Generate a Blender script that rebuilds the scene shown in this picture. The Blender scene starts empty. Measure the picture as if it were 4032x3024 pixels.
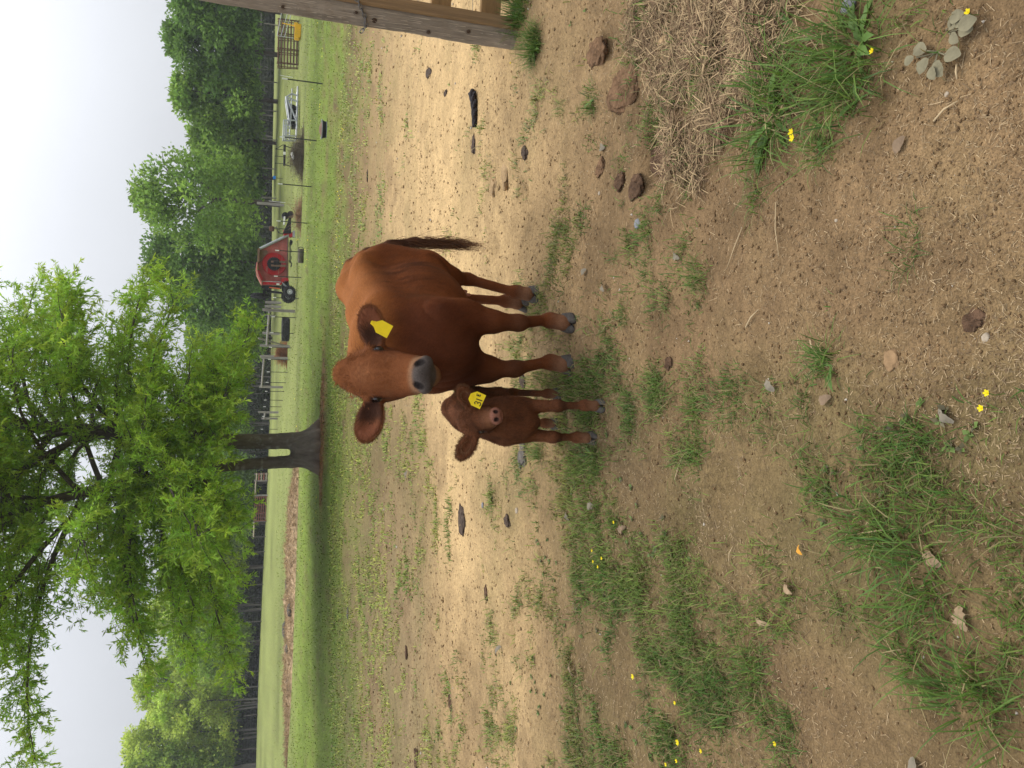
import bpy, math, random
import numpy as np
from mathutils import Vector, Matrix

scene = bpy.context.scene
COL = scene.collection
rnd = random.Random(7)
RNG = np.random.default_rng(11)

# ------------------------------------------------------------------ camera, sky, sun, exposure
CAM_H, PITCH, ROLL, FPX = 1.60, math.radians(17.7), math.radians(1.2), 3050.0
cp, sp = math.cos(PITCH), math.sin(PITCH)
CF = Vector((0, cp, -sp)); R0 = Vector((1, 0, 0)); U0 = Vector((0, sp, cp))
CR = R0 * math.cos(ROLL) + U0 * math.sin(ROLL)
CU = -R0 * math.sin(ROLL) + U0 * math.cos(ROLL)
cam_d = bpy.data.cameras.new('camera'); cam = bpy.data.objects.new('camera', cam_d); COL.objects.link(cam)
cam_d.sensor_width = 36.0; cam_d.sensor_fit = 'HORIZONTAL'; cam_d.lens = FPX / 4032 * 36
cam_d.clip_start = 0.05; cam_d.clip_end = 3000
cx, cy, cz = -CU, CR, -CF          # the phone was held sideways: the picture's left is up
cam.matrix_world = Matrix(((cx.x, cy.x, cz.x, 0), (cx.y, cy.y, cz.y, 0), (cx.z, cy.z, cz.z, CAM_H), (0, 0, 0, 1)))
scene.camera = cam

SUN_EL, SUN_AZ = math.radians(62), math.radians(35)       # azimuth from +Y towards +X
world = bpy.data.worlds.new('World'); scene.world = world; world.use_nodes = True
wn, wl = world.node_tree.nodes, world.node_tree.links
wn.clear()
w_out = wn.new('ShaderNodeOutputWorld'); w_bg = wn.new('ShaderNodeBackground')
sky = wn.new('ShaderNodeTexSky'); sky.sky_type = 'NISHITA'; sky.sun_disc = False
sky.sun_elevation = SUN_EL; sky.sun_rotation = SUN_AZ; sky.dust_density = 3.0
tc = wn.new('ShaderNodeTexCoord'); sep = wn.new('ShaderNodeSeparateXYZ')
wl.new(tc.outputs['Generated'], sep.inputs[0])
cl = wn.new('ShaderNodeMath'); cl.operation = 'MAXIMUM'; cl.inputs[1].default_value = 0.0
wl.new(sep.outputs['Z'], cl.inputs[0])
lum = wn.new('ShaderNodeMath'); lum.operation = 'MULTIPLY_ADD'     # overcast sky: zenith about three times the horizon
lum.inputs[1].default_value = 12.0; lum.inputs[2].default_value = 5.1
wl.new(cl.outputs[0], lum.inputs[0])
dt = wn.new('ShaderNodeVectorMath'); dt.operation = 'DOT_PRODUCT'      # cloud is brighter round the hidden sun
dt.inputs[1].default_value = (math.sin(SUN_AZ) * math.cos(SUN_EL), math.cos(SUN_AZ) * math.cos(SUN_EL), math.sin(SUN_EL))
wl.new(tc.outputs['Generated'], dt.inputs[0])
dm = wn.new('ShaderNodeMath'); dm.operation = 'MAXIMUM'; dm.inputs[1].default_value = 0.0; wl.new(dt.outputs['Value'], dm.inputs[0])
dp = wn.new('ShaderNodeMath'); dp.operation = 'POWER'; dp.inputs[1].default_value = 3.0; wl.new(dm.outputs[0], dp.inputs[0])
da = wn.new('ShaderNodeMath'); da.operation = 'MULTIPLY_ADD'; da.inputs[1].default_value = 11.0; wl.new(dp.outputs[0], da.inputs[0]); wl.new(lum.outputs[0], da.inputs[2])
cn = wn.new('ShaderNodeTexNoise'); cn.inputs['Scale'].default_value = 2.2; cn.inputs['Detail'].default_value = 4
wl.new(tc.outputs['Generated'], cn.inputs['Vector'])
cm = wn.new('ShaderNodeMapRange'); cm.inputs['From Min'].default_value = 0.3; cm.inputs['From Max'].default_value = 0.7
cm.inputs['To Min'].default_value = 0.94; cm.inputs['To Max'].default_value = 1.08
wl.new(cn.outputs['Fac'], cm.inputs['Value'])
l2 = wn.new('ShaderNodeMath'); l2.operation = 'MULTIPLY'
wl.new(da.outputs[0], l2.inputs[0]); wl.new(cm.outputs[0], l2.inputs[1])
tint = wn.new('ShaderNodeVectorMath'); tint.operation = 'SCALE'; tint.inputs[0].default_value = (0.952, 0.98, 1.035)
wl.new(l2.outputs[0], tint.inputs['Scale'])
mx = wn.new('ShaderNodeMix'); mx.data_type = 'RGBA'; mx.inputs['Factor'].default_value = 0.93
wl.new(sky.outputs[0], mx.inputs['A']); wl.new(tint.outputs[0], mx.inputs['B'])
wl.new(mx.outputs['Result'], w_bg.inputs['Color']); w_bg.inputs['Strength'].default_value = 0.1
wl.new(w_bg.outputs[0], w_out.inputs['Surface'])

sun_d = bpy.data.lights.new('sun', 'SUN'); sun_d.energy = 1.5; sun_d.angle = math.radians(20); sun_d.color = (1.0, 0.91, 0.76)
sun = bpy.data.objects.new('sun', sun_d); COL.objects.link(sun)
sun.rotation_euler = (math.radians(90) - SUN_EL, 0, math.pi - SUN_AZ)
scene.view_settings.view_transform = 'Standard'; scene.view_settings.look = 'None'
scene.view_settings.exposure = 0.0; scene.view_settings.gamma = 1.0; scene.view_settings.use_curve_mapping = False

# ------------------------------------------------------------------ helpers
def smooth(a, b, x):
    t = np.clip((np.asarray(x, float) - a) / (b - a), 0, 1)
    return t * t * (3 - 2 * t)

def hash2(ix, iy, seed):
    h = (ix.astype(np.int64) * 374761393 + iy.astype(np.int64) * 668265263 + seed * 974634777) & 0xFFFFFFFF
    h = ((h ^ (h >> 13)) * 1274126177) & 0xFFFFFFFF
    h = h ^ (h >> 16)
    return (h & 0xFFFF) / 65535.0

def vnoise(x, y, s, seed=0):
    x = np.asarray(x, float) / s; y = np.asarray(y, float) / s
    ix, iy = np.floor(x), np.floor(y); fx, fy = x - ix, y - iy
    fx = fx * fx * (3 - 2 * fx); fy = fy * fy * (3 - 2 * fy)
    a, b = hash2(ix, iy, seed), hash2(ix + 1, iy, seed)
    c, d = hash2(ix, iy + 1, seed), hash2(ix + 1, iy + 1, seed)
    return (a * (1 - fx) + b * fx) * (1 - fy) + (c * (1 - fx) + d * fx) * fy - 0.5

def fbm(x, y, s, seed=0, n=4):
    v = 0; a = 1.0
    for i in range(n):
        v = v + a * vnoise(x, y, s, seed + i * 17); s *= 0.5; a *= 0.55
    return v

def macro_z(x, y):
    x = np.asarray(x, float); y = np.asarray(y, float)
    return smooth(36, 86, y) * (0.95 + 0.72 * smooth(0, -42, x) + 0.32 * smooth(0, 30, x))

PITS = []        # hoof marks and holes: (x, y, radius, depth)
def gz(x, y):
    x = np.asarray(x, float); y = np.asarray(y, float)
    r = np.hypot(x, y)
    near = 1 - smooth(9, 22, r)
    z = macro_z(x, y) + 0.055 * fbm(x, y, 1.1, 3, 2) * (0.4 + 0.6 * near)
    z = z + near * (0.020 * fbm(x, y, 0.30, 5, 2) + 0.009 * fbm(x, y, 0.075, 9, 2))
    for (px, py, pr, pd) in PITS:
        q = ((x - px) ** 2 + (y - py) ** 2) / (pr * pr)
        z = z - pd * np.exp(-q * 1.5) + 0.5 * pd * np.exp(-(np.sqrt(q) - 1.5) ** 2 * 3.0)
    return z

def ray(px, py):
    return CF + CR * ((1512 - py) / FPX) + CU * ((2016 - px) / FPX)

def at(px, py, Y):                      # the point at distance Y seen at a photograph pixel
    d = ray(px, py)
    return Vector((0, 0, CAM_H)) + d * (Y / d.y)

def ground(px, py):                     # where the line of sight through a photograph pixel meets the ground
    d = ray(px, py); z = 0.0
    for _ in range(30):
        t = (z - CAM_H) / min(d.z, -0.004)
        t = min(t, 140)
        p = Vector((0, 0, CAM_H)) + d * t
        z = 0.6 * z + 0.4 * float(macro_z(p.x, p.y)) if _ > 3 else float(macro_z(p.x, p.y))
    p.z = float(gz(p.x, p.y))
    return p

def pix_of(x, y, z):                    # numpy: world -> photograph pixel
    dx, dy, dz = x, y, z - CAM_H
    w = dx * CF.x + dy * CF.y + dz * CF.z
    a = (dx * CR.x + dy * CR.y + dz * CR.z) / np.maximum(w, 1e-3)
    b = (dx * CU.x + dy * CU.y + dz * CU.z) / np.maximum(w, 1e-3)
    return 2016 - b * FPX, 1512 - a * FPX

# ---- materials
def mat(name, color=(0.5, 0.5, 0.5), rough=0.8, vcol=None, noise=None, bump=None, metal=0.0, sheen=0.0, trans=0.0, spec=0.12, stretch=None):
    """noise=(scale, dark factor, light factor, detail); bump=(scale, strength, distance)"""
    m = bpy.data.materials.new(name); m.use_nodes = True
    n, l = m.node_tree.nodes, m.node_tree.links
    n.clear()
    out = n.new('ShaderNodeOutputMaterial'); b = n.new('ShaderNodeBsdfPrincipled')
    b.inputs['Roughness'].default_value = rough; b.inputs['Metallic'].default_value = metal
    b.inputs['Specular IOR Level'].default_value = spec
    if sheen:
        b.inputs['Sheen Weight'].default_value = sheen; b.inputs['Sheen Roughness'].default_value = 0.5
        b.inputs['Sheen Tint'].default_value = (1.0, 0.75, 0.5, 1)
    if vcol:
        a = n.new('ShaderNodeAttribute'); a.attribute_name = vcol; csock = a.outputs['Color']
    else:
        r = n.new('ShaderNodeRGB'); r.outputs[0].default_value = (*color, 1); csock = r.outputs[0]
    t = n.new('ShaderNodeTexCoord'); vec = t.outputs['Object']
    if stretch:
        mp = n.new('ShaderNodeMapping'); mp.inputs['Scale'].default_value = stretch
        l.new(vec, mp.inputs['Vector']); vec = mp.outputs[0]
    if noise:
        for k, (s, lo, hi, det) in enumerate(noise if isinstance(noise[0], tuple) else [noise]):
            nt = n.new('ShaderNodeTexNoise'); nt.inputs['Scale'].default_value = s; nt.inputs['Detail'].default_value = det
            nt.inputs['Roughness'].default_value = 0.65
            l.new(vec, nt.inputs['Vector'])
            mr = n.new('ShaderNodeMapRange'); mr.inputs['From Min'].default_value = 0.28; mr.inputs['From Max'].default_value = 0.72
            mr.inputs['To Min'].default_value = lo; mr.inputs['To Max'].default_value = hi
            l.new(nt.outputs['Fac'], mr.inputs['Value'])
            sc = n.new('ShaderNodeVectorMath'); sc.operation = 'SCALE'
            l.new(csock, sc.inputs[0]); l.new(mr.outputs[0], sc.inputs['Scale']); csock = sc.outputs[0]
    l.new(csock, b.inputs['Base Color'])
    if bump:
        prev = None
        for (s, st, dist) in (bump if isinstance(bump[0], tuple) else [bump]):
            nt = n.new('ShaderNodeTexNoise'); nt.inputs['Scale'].default_value = s; nt.inputs['Detail'].default_value = 4
            l.new(vec, nt.inputs['Vector'])
            bp = n.new('ShaderNodeBump'); bp.inputs['Strength'].default_value = st; bp.inputs['Distance'].default_value = dist
            l.new(nt.outputs['Fac'], bp.inputs['Height'])
            if prev: l.new(prev.outputs[0], bp.inputs['Normal'])
            prev = bp
        l.new(prev.outputs[0], b.inputs['Normal'])
    if trans:
        tr = n.new('ShaderNodeBsdfTranslucent'); l.new(csock, tr.inputs['Color'])
        ms = n.new('ShaderNodeMixShader'); ms.inputs[0].default_value = trans
        l.new(b.outputs[0], ms.inputs[1]); l.new(tr.outputs[0], ms.inputs[2]); l.new(ms.outputs[0], out.inputs['Surface'])
    else:
        l.new(b.outputs[0], out.inputs['Surface'])
    return m

# ---- objects
def tag(o, label=None, cat=None, group=None, kind=None):
    if label: o['label'] = label
    if cat: o['category'] = cat
    if group: o['group'] = group
    if kind: o['kind'] = kind
    return o

def empty(name, loc=(0, 0, 0), rotz=0.0, rot=None):
    o = bpy.data.objects.new(name, None); COL.objects.link(o); o.empty_display_size = 0.1
    o.location = loc; o.rotation_euler = rot if rot else (0, 0, rotz)
    return o

def np_mesh(name, V, F, m, parent=None, cols=None, smooth_=False, normals=None, loc=None, F2=None):
    """V (n,3); F (k,3) or (k,4) faces, F2 a second face array; cols (n,3)"""
    V = np.asarray(V, np.float32)
    me = bpy.data.meshes.new(name)
    me.vertices.add(len(V)); me.vertices.foreach_set('co', V.ravel())
    arrs = [np.asarray(f, np.int32) for f in (F, F2) if f is not None and len(f)]
    loops = np.concatenate([a.ravel() for a in arrs])
    tot = np.concatenate([np.full(len(a), a.shape[1], np.int32) for a in arrs])
    start = np.concatenate([[0], np.cumsum(tot)[:-1]]).astype(np.int32)
    me.loops.add(len(loops)); me.loops.foreach_set('vertex_index', loops)
    me.polygons.add(len(tot)); me.polygons.foreach_set('loop_start', start); me.polygons.foreach_set('loop_total', tot)
    if smooth_: me.polygons.foreach_set('use_smooth', np.ones(len(tot), bool))
    me.update(calc_edges=True)
    if cols is not None:
        at_ = me.color_attributes.new('Col', 'FLOAT_COLOR', 'POINT')
        c4 = np.ones((len(V), 4), np.float32); c4[:, :3] = cols
        at_.data.foreach_set('color', c4.ravel())
    if normals is not None:
        me.normals_split_custom_set_from_vertices(np.asarray(normals, np.float32))
    for mm in (m if isinstance(m, (list, tuple)) else [m]): me.materials.append(mm)
    o = bpy.data.objects.new(name, me); COL.objects.link(o)
    if parent: o.parent = parent
    if loc is not None: o.location = loc
    return o

class MB:
    """collects boxes, tubes and lathes and links them as one mesh"""
    def __init__(s): s.v, s.t = [], []; s.n = 0
    def add(s, V, F):
        V = [tuple(p) for p in V]
        s.v += V; s.t += [tuple(i + s.n for i in f) for f in F]; s.n += len(V); return s
    def box(s, c, d, M=None, taper=1.0):
        x, y, z = d[0] / 2, d[1] / 2, d[2] / 2
        P = [Vector((sx * x * (taper if sz > 0 else 1), sy * y * (taper if sz > 0 else 1), sz * z)) for sz in (-1, 1) for sy in (-1, 1) for sx in (-1, 1)]
        P = [(M @ p if M else p) + Vector(c) for p in P]
        return s.add(P, [(0, 2, 3, 1), (4, 5, 7, 6), (0, 1, 5, 4), (2, 6, 7, 3), (0, 4, 6, 2), (1, 3, 7, 5)])
    def tube(s, pts, r, n=8, cap=True):
        pts = [Vector(p) for p in pts]; k = len(pts)
        rs = r if isinstance(r, (list, tuple, np.ndarray)) else [r] * k
        V = []; ref = None
        for i, p in enumerate(pts):
            d = (pts[min(i + 1, k - 1)] - pts[max(i - 1, 0)]).normalized()
            if ref is None: ref = Vector((0, 0, 1)) if abs(d.z) < 0.9 else Vector((1, 0, 0))
            a = (ref - d * ref.dot(d)).normalized(); b = d.cross(a); ref = a
            for j in range(n):
                th = 2 * math.pi * j / n
                V.append(p + (a * math.cos(th) + b * math.sin(th)) * rs[i])
        F = [(i * n + j, i * n + (j + 1) % n, (i + 1) * n + (j + 1) % n, (i + 1) * n + j) for i in range(k - 1) for j in range(n)]
        if cap: F += [tuple(range(n - 1, -1, -1)), tuple((k - 1) * n + j for j in range(n))]
        return s.add(V, F)
    def lathe(s, prof, axis='z', n=16, c=(0, 0, 0), close=False):
        V = []
        for (r, h) in prof:
            for j in range(n):
                th = 2 * math.pi * j / n; a, b = r * math.cos(th), r * math.sin(th)
                V.append(Vector({'z': (a, b, h), 'x': (h, a, b), 'y': (b, h, a)}[axis]) + Vector(c))
        k = len(prof)
        F = [(i * n + j, i * n + (j + 1) % n, ((i + 1) % k) * n + (j + 1) % n, ((i + 1) % k) * n + j) for i in range(k if close else k - 1) for j in range(n)]
        return s.add(V, F)
    def prism(s, poly, d0, d1, M=None):
        """poly in xz, extruded in y from d0 to d1"""
        n = len(poly)
        P = [Vector((x, d0, z)) for x, z in poly] + [Vector((x, d1, z)) for x, z in poly]
        if M: P = [M @ p for p in P]
        return s.add(P, [tuple(range(n)), tuple(range(2 * n - 1, n - 1, -1))] + [(i, i + n, (i + 1) % n + n, (i + 1) % n) for i in range(n)])
    def build(s, name, m, parent=None, smooth_=False, loc=None, bevel=0.0):
        me = bpy.data.meshes.new(name); me.from_pydata(s.v, [], s.t); me.update()
        if bevel:
            import bmesh
            bm = bmesh.new(); bm.from_mesh(me)
            es = [e for e in bm.edges if len(e.link_faces) == 2 and e.calc_face_angle(0) > 0.6]
            bmesh.ops.bevel(bm, geom=es, offset=bevel, segments=2, affect='EDGES', profile=0.6)
            bm.to_mesh(me); bm.free()
        if smooth_: me.polygons.foreach_set('use_smooth', np.ones(len(me.polygons), bool))
        me.materials.append(m)
        o = bpy.data.objects.new(name, me); COL.objects.link(o)
        if parent: o.parent = parent
        if loc is not None: o.location = loc
        return o

def copy_tree(o, parent=None):
    c = o.copy(); COL.objects.link(c); c.parent = parent
    for ch in list(o.children): copy_tree(ch, c)
    return c

# ---- smooth-blended implicit bodies, meshed with surface nets
class Body:
    def __init__(s, lo, hi, h):
        s.h = h; s.lo = np.array(lo, float)
        s.n = np.ceil((np.array(hi) - s.lo) / h).astype(int) + 1
        s.d = np.full(s.n, 9.0, np.float32)
    def _block(s, lo, hi, pad):
        a = np.maximum(np.floor((np.array(lo) - pad - s.lo) / s.h).astype(int), 0)
        b = np.minimum(np.ceil((np.array(hi) + pad - s.lo) / s.h).astype(int) + 1, s.n)
        g = [s.lo[i] + s.h * np.arange(a[i], b[i]) for i in range(3)]
        return tuple(slice(a[i], b[i]) for i in range(3)), np.meshgrid(*g, indexing='ij')
    def _join(s, sl, q, k, sub):
        d = s.d[sl]
        if sub:
            q = -q; h = np.maximum(k - np.abs(d - q), 0) / k
            s.d[sl] = np.maximum(d, q) + h * h * k * 0.25
        else:
            h = np.maximum(k - np.abs(d - q), 0) / k
            s.d[sl] = np.minimum(d, q) - h * h * k * 0.25
    def cone(s, a, b, ra, rb, k=0.05, sub=False):
        a, b = np.array(a, float), np.array(b, float)
        lo = np.minimum(a - ra, b - rb); hi = np.maximum(a + ra, b + rb)
        sl, (X, Y, Z) = s._block(lo, hi, k + 3 * s.h)
        ab = b - a; L2 = ab @ ab + 1e-12
        t = np.clip(((X - a[0]) * ab[0] + (Y - a[1]) * ab[1] + (Z - a[2]) * ab[2]) / L2, 0, 1)
        q = np.sqrt((X - a[0] - t * ab[0]) ** 2 + (Y - a[1] - t * ab[1]) ** 2 + (Z - a[2] - t * ab[2]) ** 2) - (ra + t * (rb - ra))
        s._join(sl, q.astype(np.float32), k, sub)
    def ell(s, c, r, k=0.05, M=None, sub=False):
        c = np.array(c, float); r = np.array(r, float)
        M = np.eye(3) if M is None else np.array(M)      # columns: the ellipsoid's axes
        e = np.sqrt(((M * r) ** 2).sum(1))
        sl, (X, Y, Z) = s._block(c - e, c + e, k + 3 * s.h)
        P = np.stack([X - c[0], Y - c[1], Z - c[2]], -1) @ M
        k0 = np.sqrt(((P / r) ** 2).sum(-1)); k1 = np.sqrt(((P / (r * r)) ** 2).sum(-1))
        q = k0 * (k0 - 1) / np.maximum(k1, 1e-6)
        s._join(sl, q.astype(np.float32), k, sub)
    def mesh(s):
        d = s.d; neg = d < 0
        nx, ny, nz = d.shape
        C = [(i, j, k) for i in (0, 1) for j in (0, 1) for k in (0, 1)]
        sl = lambda c: tuple(slice(c[i], d.shape[i] - 1 + c[i]) for i in range(3))
        cnt = sum(neg[sl(c)].astype(np.int8) for c in C)
        act = (cnt > 0) & (cnt < 8)
        I = np.argwhere(act); idx = np.full(act.shape, -1, np.int32); idx[act] = np.arange(len(I))
        P = np.zeros((len(I), 3)); N = np.zeros(len(I))
        for a in range(8):
            for b in range(a + 1, 8):
                ca, cb = np.array(C[a]), np.array(C[b])
                if np.abs(ca - cb).sum() != 1: continue
                da = d[tuple((I + ca).T)]; db = d[tuple((I + cb).T)]
                x = (da < 0) != (db < 0)
                t = np.where(x, da / np.where(x, da - db, 1), 0)
                P += np.where(x[:, None], I + ca + (cb - ca) * t[:, None], 0); N += x
        V = P / N[:, None] * s.h + s.lo
        Q = []
        for ax in range(3):
            u, v = (ax + 1) % 3, (ax + 2) % 3
            A = [slice(0, None)] * 3; B = [slice(0, None)] * 3
            A[ax] = slice(0, -1); B[ax] = slice(1, None)
            na, nb = neg[tuple(A)], neg[tuple(B)]
            E = np.argwhere(na != nb)
            E = E[(E[:, u] > 0) & (E[:, v] > 0) & (E[:, u] < d.shape[u] - 1) & (E[:, v] < d.shape[v] - 1)]
            fl = na[tuple(E.T)]
            du = np.zeros(3, int); du[u] = 1; dv = np.zeros(3, int); dv[v] = 1
            q = np.stack([idx[tuple((E - du - dv).T)], idx[tuple((E - dv).T)], idx[tuple(E.T)], idx[tuple((E - du).T)]], 1)
            q = np.where(fl[:, None], q, q[:, ::-1])
            Q.append(q[(q >= 0).all(1)])
        return V, np.concatenate(Q)

def vnormals(V, Q):
    n = np.cross(V[Q[:, 2]] - V[Q[:, 0]], V[Q[:, 3]] - V[Q[:, 1]])
    N = np.zeros_like(V)
    for i in range(4): np.add.at(N, Q[:, i], n)
    return N / np.maximum(np.linalg.norm(N, axis=1, keepdims=True), 1e-9)

def relax(V, Q, it=2, f=0.5):
    for _ in range(it):
        S = np.zeros_like(V); c = np.zeros(len(V))
        for i in range(4):
            j = (i + 1) % 4
            np.add.at(S, Q[:, i], V[Q[:, j]]); np.add.at(c, Q[:, i], 1)
            np.add.at(S, Q[:, j], V[Q[:, i]]); np.add.at(c, Q[:, j], 1)
        V = V + f * (S / np.maximum(c, 1)[:, None] - V)
    return V

def unit(v):
    v = np.asarray(v, float); return v / max(np.linalg.norm(v), 1e-9)

def fur(V, Q, N, flow, length, width, count, cols, lift=0.12, rng=RNG, keep=None, var=0.2):
    """short hairs, one thin triangle each, lying along the flow over the surface"""
    ar = np.linalg.norm(np.cross(V[Q[:, 2]] - V[Q[:, 0]], V[Q[:, 3]] - V[Q[:, 1]]), axis=1)
    fi = rng.choice(len(Q), count, p=ar / ar.sum())
    w = rng.dirichlet((1, 1, 1, 1), count)
    q = Q[fi]; mixf = lambda A: (A[q] * w[..., None]).sum(1)
    p, n, c = mixf(V), mixf(N), mixf(cols)
    n /= np.linalg.norm(n, axis=1, keepdims=True)
    if keep is not None:
        k = keep(p); p, n, c = p[k], n[k], c[k]
    t = flow(p, n) + rng.normal(0, 0.2, p.shape)
    t -= n * (t * n).sum(1, keepdims=True); t /= np.maximum(np.linalg.norm(t, axis=1, keepdims=True), 1e-6)
    b = np.cross(n, t)
    L = length(p) * rng.uniform(0.6, 1.3, len(p)); W = width * rng.uniform(0.6, 1.3, len(p))
    lf = lift * rng.uniform(0.3, 1.6, len(p))
    p0 = p - n * 0.001
    tip = p + (t + n * lf[:, None]) * L[:, None]
    VV = np.stack([p0 + b * W[:, None] / 2, p0 - b * W[:, None] / 2, tip], 1).reshape(-1, 3)
    F = np.arange(len(VV)).reshape(-1, 3)
    cc = c * rng.uniform(1 - var, 1 + var, (len(p), 1))
    CC = np.repeat(cc, 3, 0); NN = np.repeat(unit_rows(n + 0.12 * b * rng.normal(0, 1, (len(p), 1))), 3, 0)
    return VV, F, CC, NN

def unit_rows(a): return a / np.maximum(np.linalg.norm(a, axis=1, keepdims=True), 1e-9)
# ------------------------------------------------------------------ what grows where (a plan of the paddock, 12 rows from right to left, 13 columns from far to near)
GX = np.array([1290, 1365, 1595, 1825, 2055, 2285, 2515, 2745, 2975, 3205, 3435, 3665, 3905.])
GRASS = np.array([
 [.85, .50, .05, .00, .25, .15, .10, .00, .00, .12, .30, .15, .02],
 [.80, .50, .08, .00, .20, .12, .12, .08, .22, .25, .20, .05, .00],
 [.75, .42, .05, .00, .03, .12, .06, .10, .25, .08, .02, .00, .00],
 [.75, .45, .05, .00, .02, .15, .05, .15, .08, .02, .01, .04, .00],
 [.80, .50, .05, .00, .02, .12, .10, .16, .03, .02, .01, .06, .00],
 [.85, .55, .10, .00, .03, .12, .12, .06, .04, .03, .04, .06, .12],
 [.92, .64, .38, .00, .08, .28, .28, .16, .15, .25, .22, .32, .40],
 [.95, .66, .46, .02, .35, .46, .28, .20, .16, .40, .36, .45, .46],
 [.95, .62, .44, .04, .22, .58, .50, .34, .22, .72, .78, .56, .50],
 [.92, .58, .42, .14, .18, .58, .56, .34, .20, .66, .68, .42, .46],
 [.92, .60, .46, .16, .18, .55, .46, .25, .22, .22, .48, .50, .50],
 [.92, .60, .42, .18, .22, .62, .50, .22, .32, .25, .36, .54, .58]])
GRASS[6:, 4:] = np.clip(GRASS[6:, 4:] * 1.22 + .05, 0, 1); GRASS[7:, 4] += .10; GRASS[8:, 9:] *= .80
PATH = np.array([
 [.10, .90, .95, .55, .22], [.10, .80, 1.0, .60, .25], [.10, .80, 1.0, .55, .20], [.10, .90, 1.0, .55, .16],
 [.10, .80, 1.0, .55, .20], [.00, .60, 1.0, .60, .20], [.00, .35, 1.0, .65, .18], [.00, .30, 1.0, .65, .10],
 [.00, .22, .95, .75, .10], [.00, .12, .70, .70, .10], [.00, .18, .52, .85, .14], [.00, .22, .42, .85, .10]])

def plan(T, px, py):
    xs = GX[:T.shape[1]] if T.shape[1] == 13 else GX[1:1 + T.shape[1]]
    r = np.clip((py - 126) / 252.0, 0, 10.999); r0 = r.astype(int); fr = r - r0
    c = np.interp(px, xs, np.arange(len(xs))); c = np.clip(c, 0, len(xs) - 1.001); c0 = c.astype(int); fc = c - c0
    a = T[r0, c0] * (1 - fc) + T[r0, c0 + 1] * fc; b = T[r0 + 1, c0] * (1 - fc) + T[r0 + 1, c0 + 1] * fc
    return a * (1 - fr) + b * fr

def green(x, y):
    r = np.hypot(x, y)
    px, py = pix_of(x, np.maximum(y, 0.6), macro_z(x, y))
    g = plan(GRASS, px, py)
    g = np.where(px < 1290, np.clip(g + (1290 - px) / 200.0, 0, 1), g)
    return np.where(y < 0.6, 0.3, g)

def sandy(x, y):
    px, py = pix_of(x, np.maximum(y, 0.6), macro_z(x, y))
    p = plan(PATH, px, py)
    p = np.where(px < 1480, np.clip(p * (px - 1330) / 150.0, 0, 1), p)
    return np.where(px > 2285, np.clip(p * (1 - (px - 2285) / 300.0), 0, 1), p)

def pit(px, py, r, d):
    p = ground(px, py); PITS.append((p.x, p.y, r, d))
for a in [(2400, 190, .10, .05), (2590, 655, .13, .06), (2530, 420, .10, .03), (1981, 725, .10, .03), (1760, 2753, .22, .05), (2010, 2480, .12, .04),
          (2900, 250, .12, .035), (2870, 110, .12, .03), (3010, 1480, .07, .03), (2770, 2560, .06, .03), (2700, 2050, .12, .03), (2860, 1900, .10, .03),
          (2050, 760, .08, .03), (1950, 980, .10, .025), (2150, 1320, .06, .02), (3820, 1270, .06, .02), (1830, 2560, .15, .03), (3480, 430, .06, .03)]:
    pit(*a)

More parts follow.
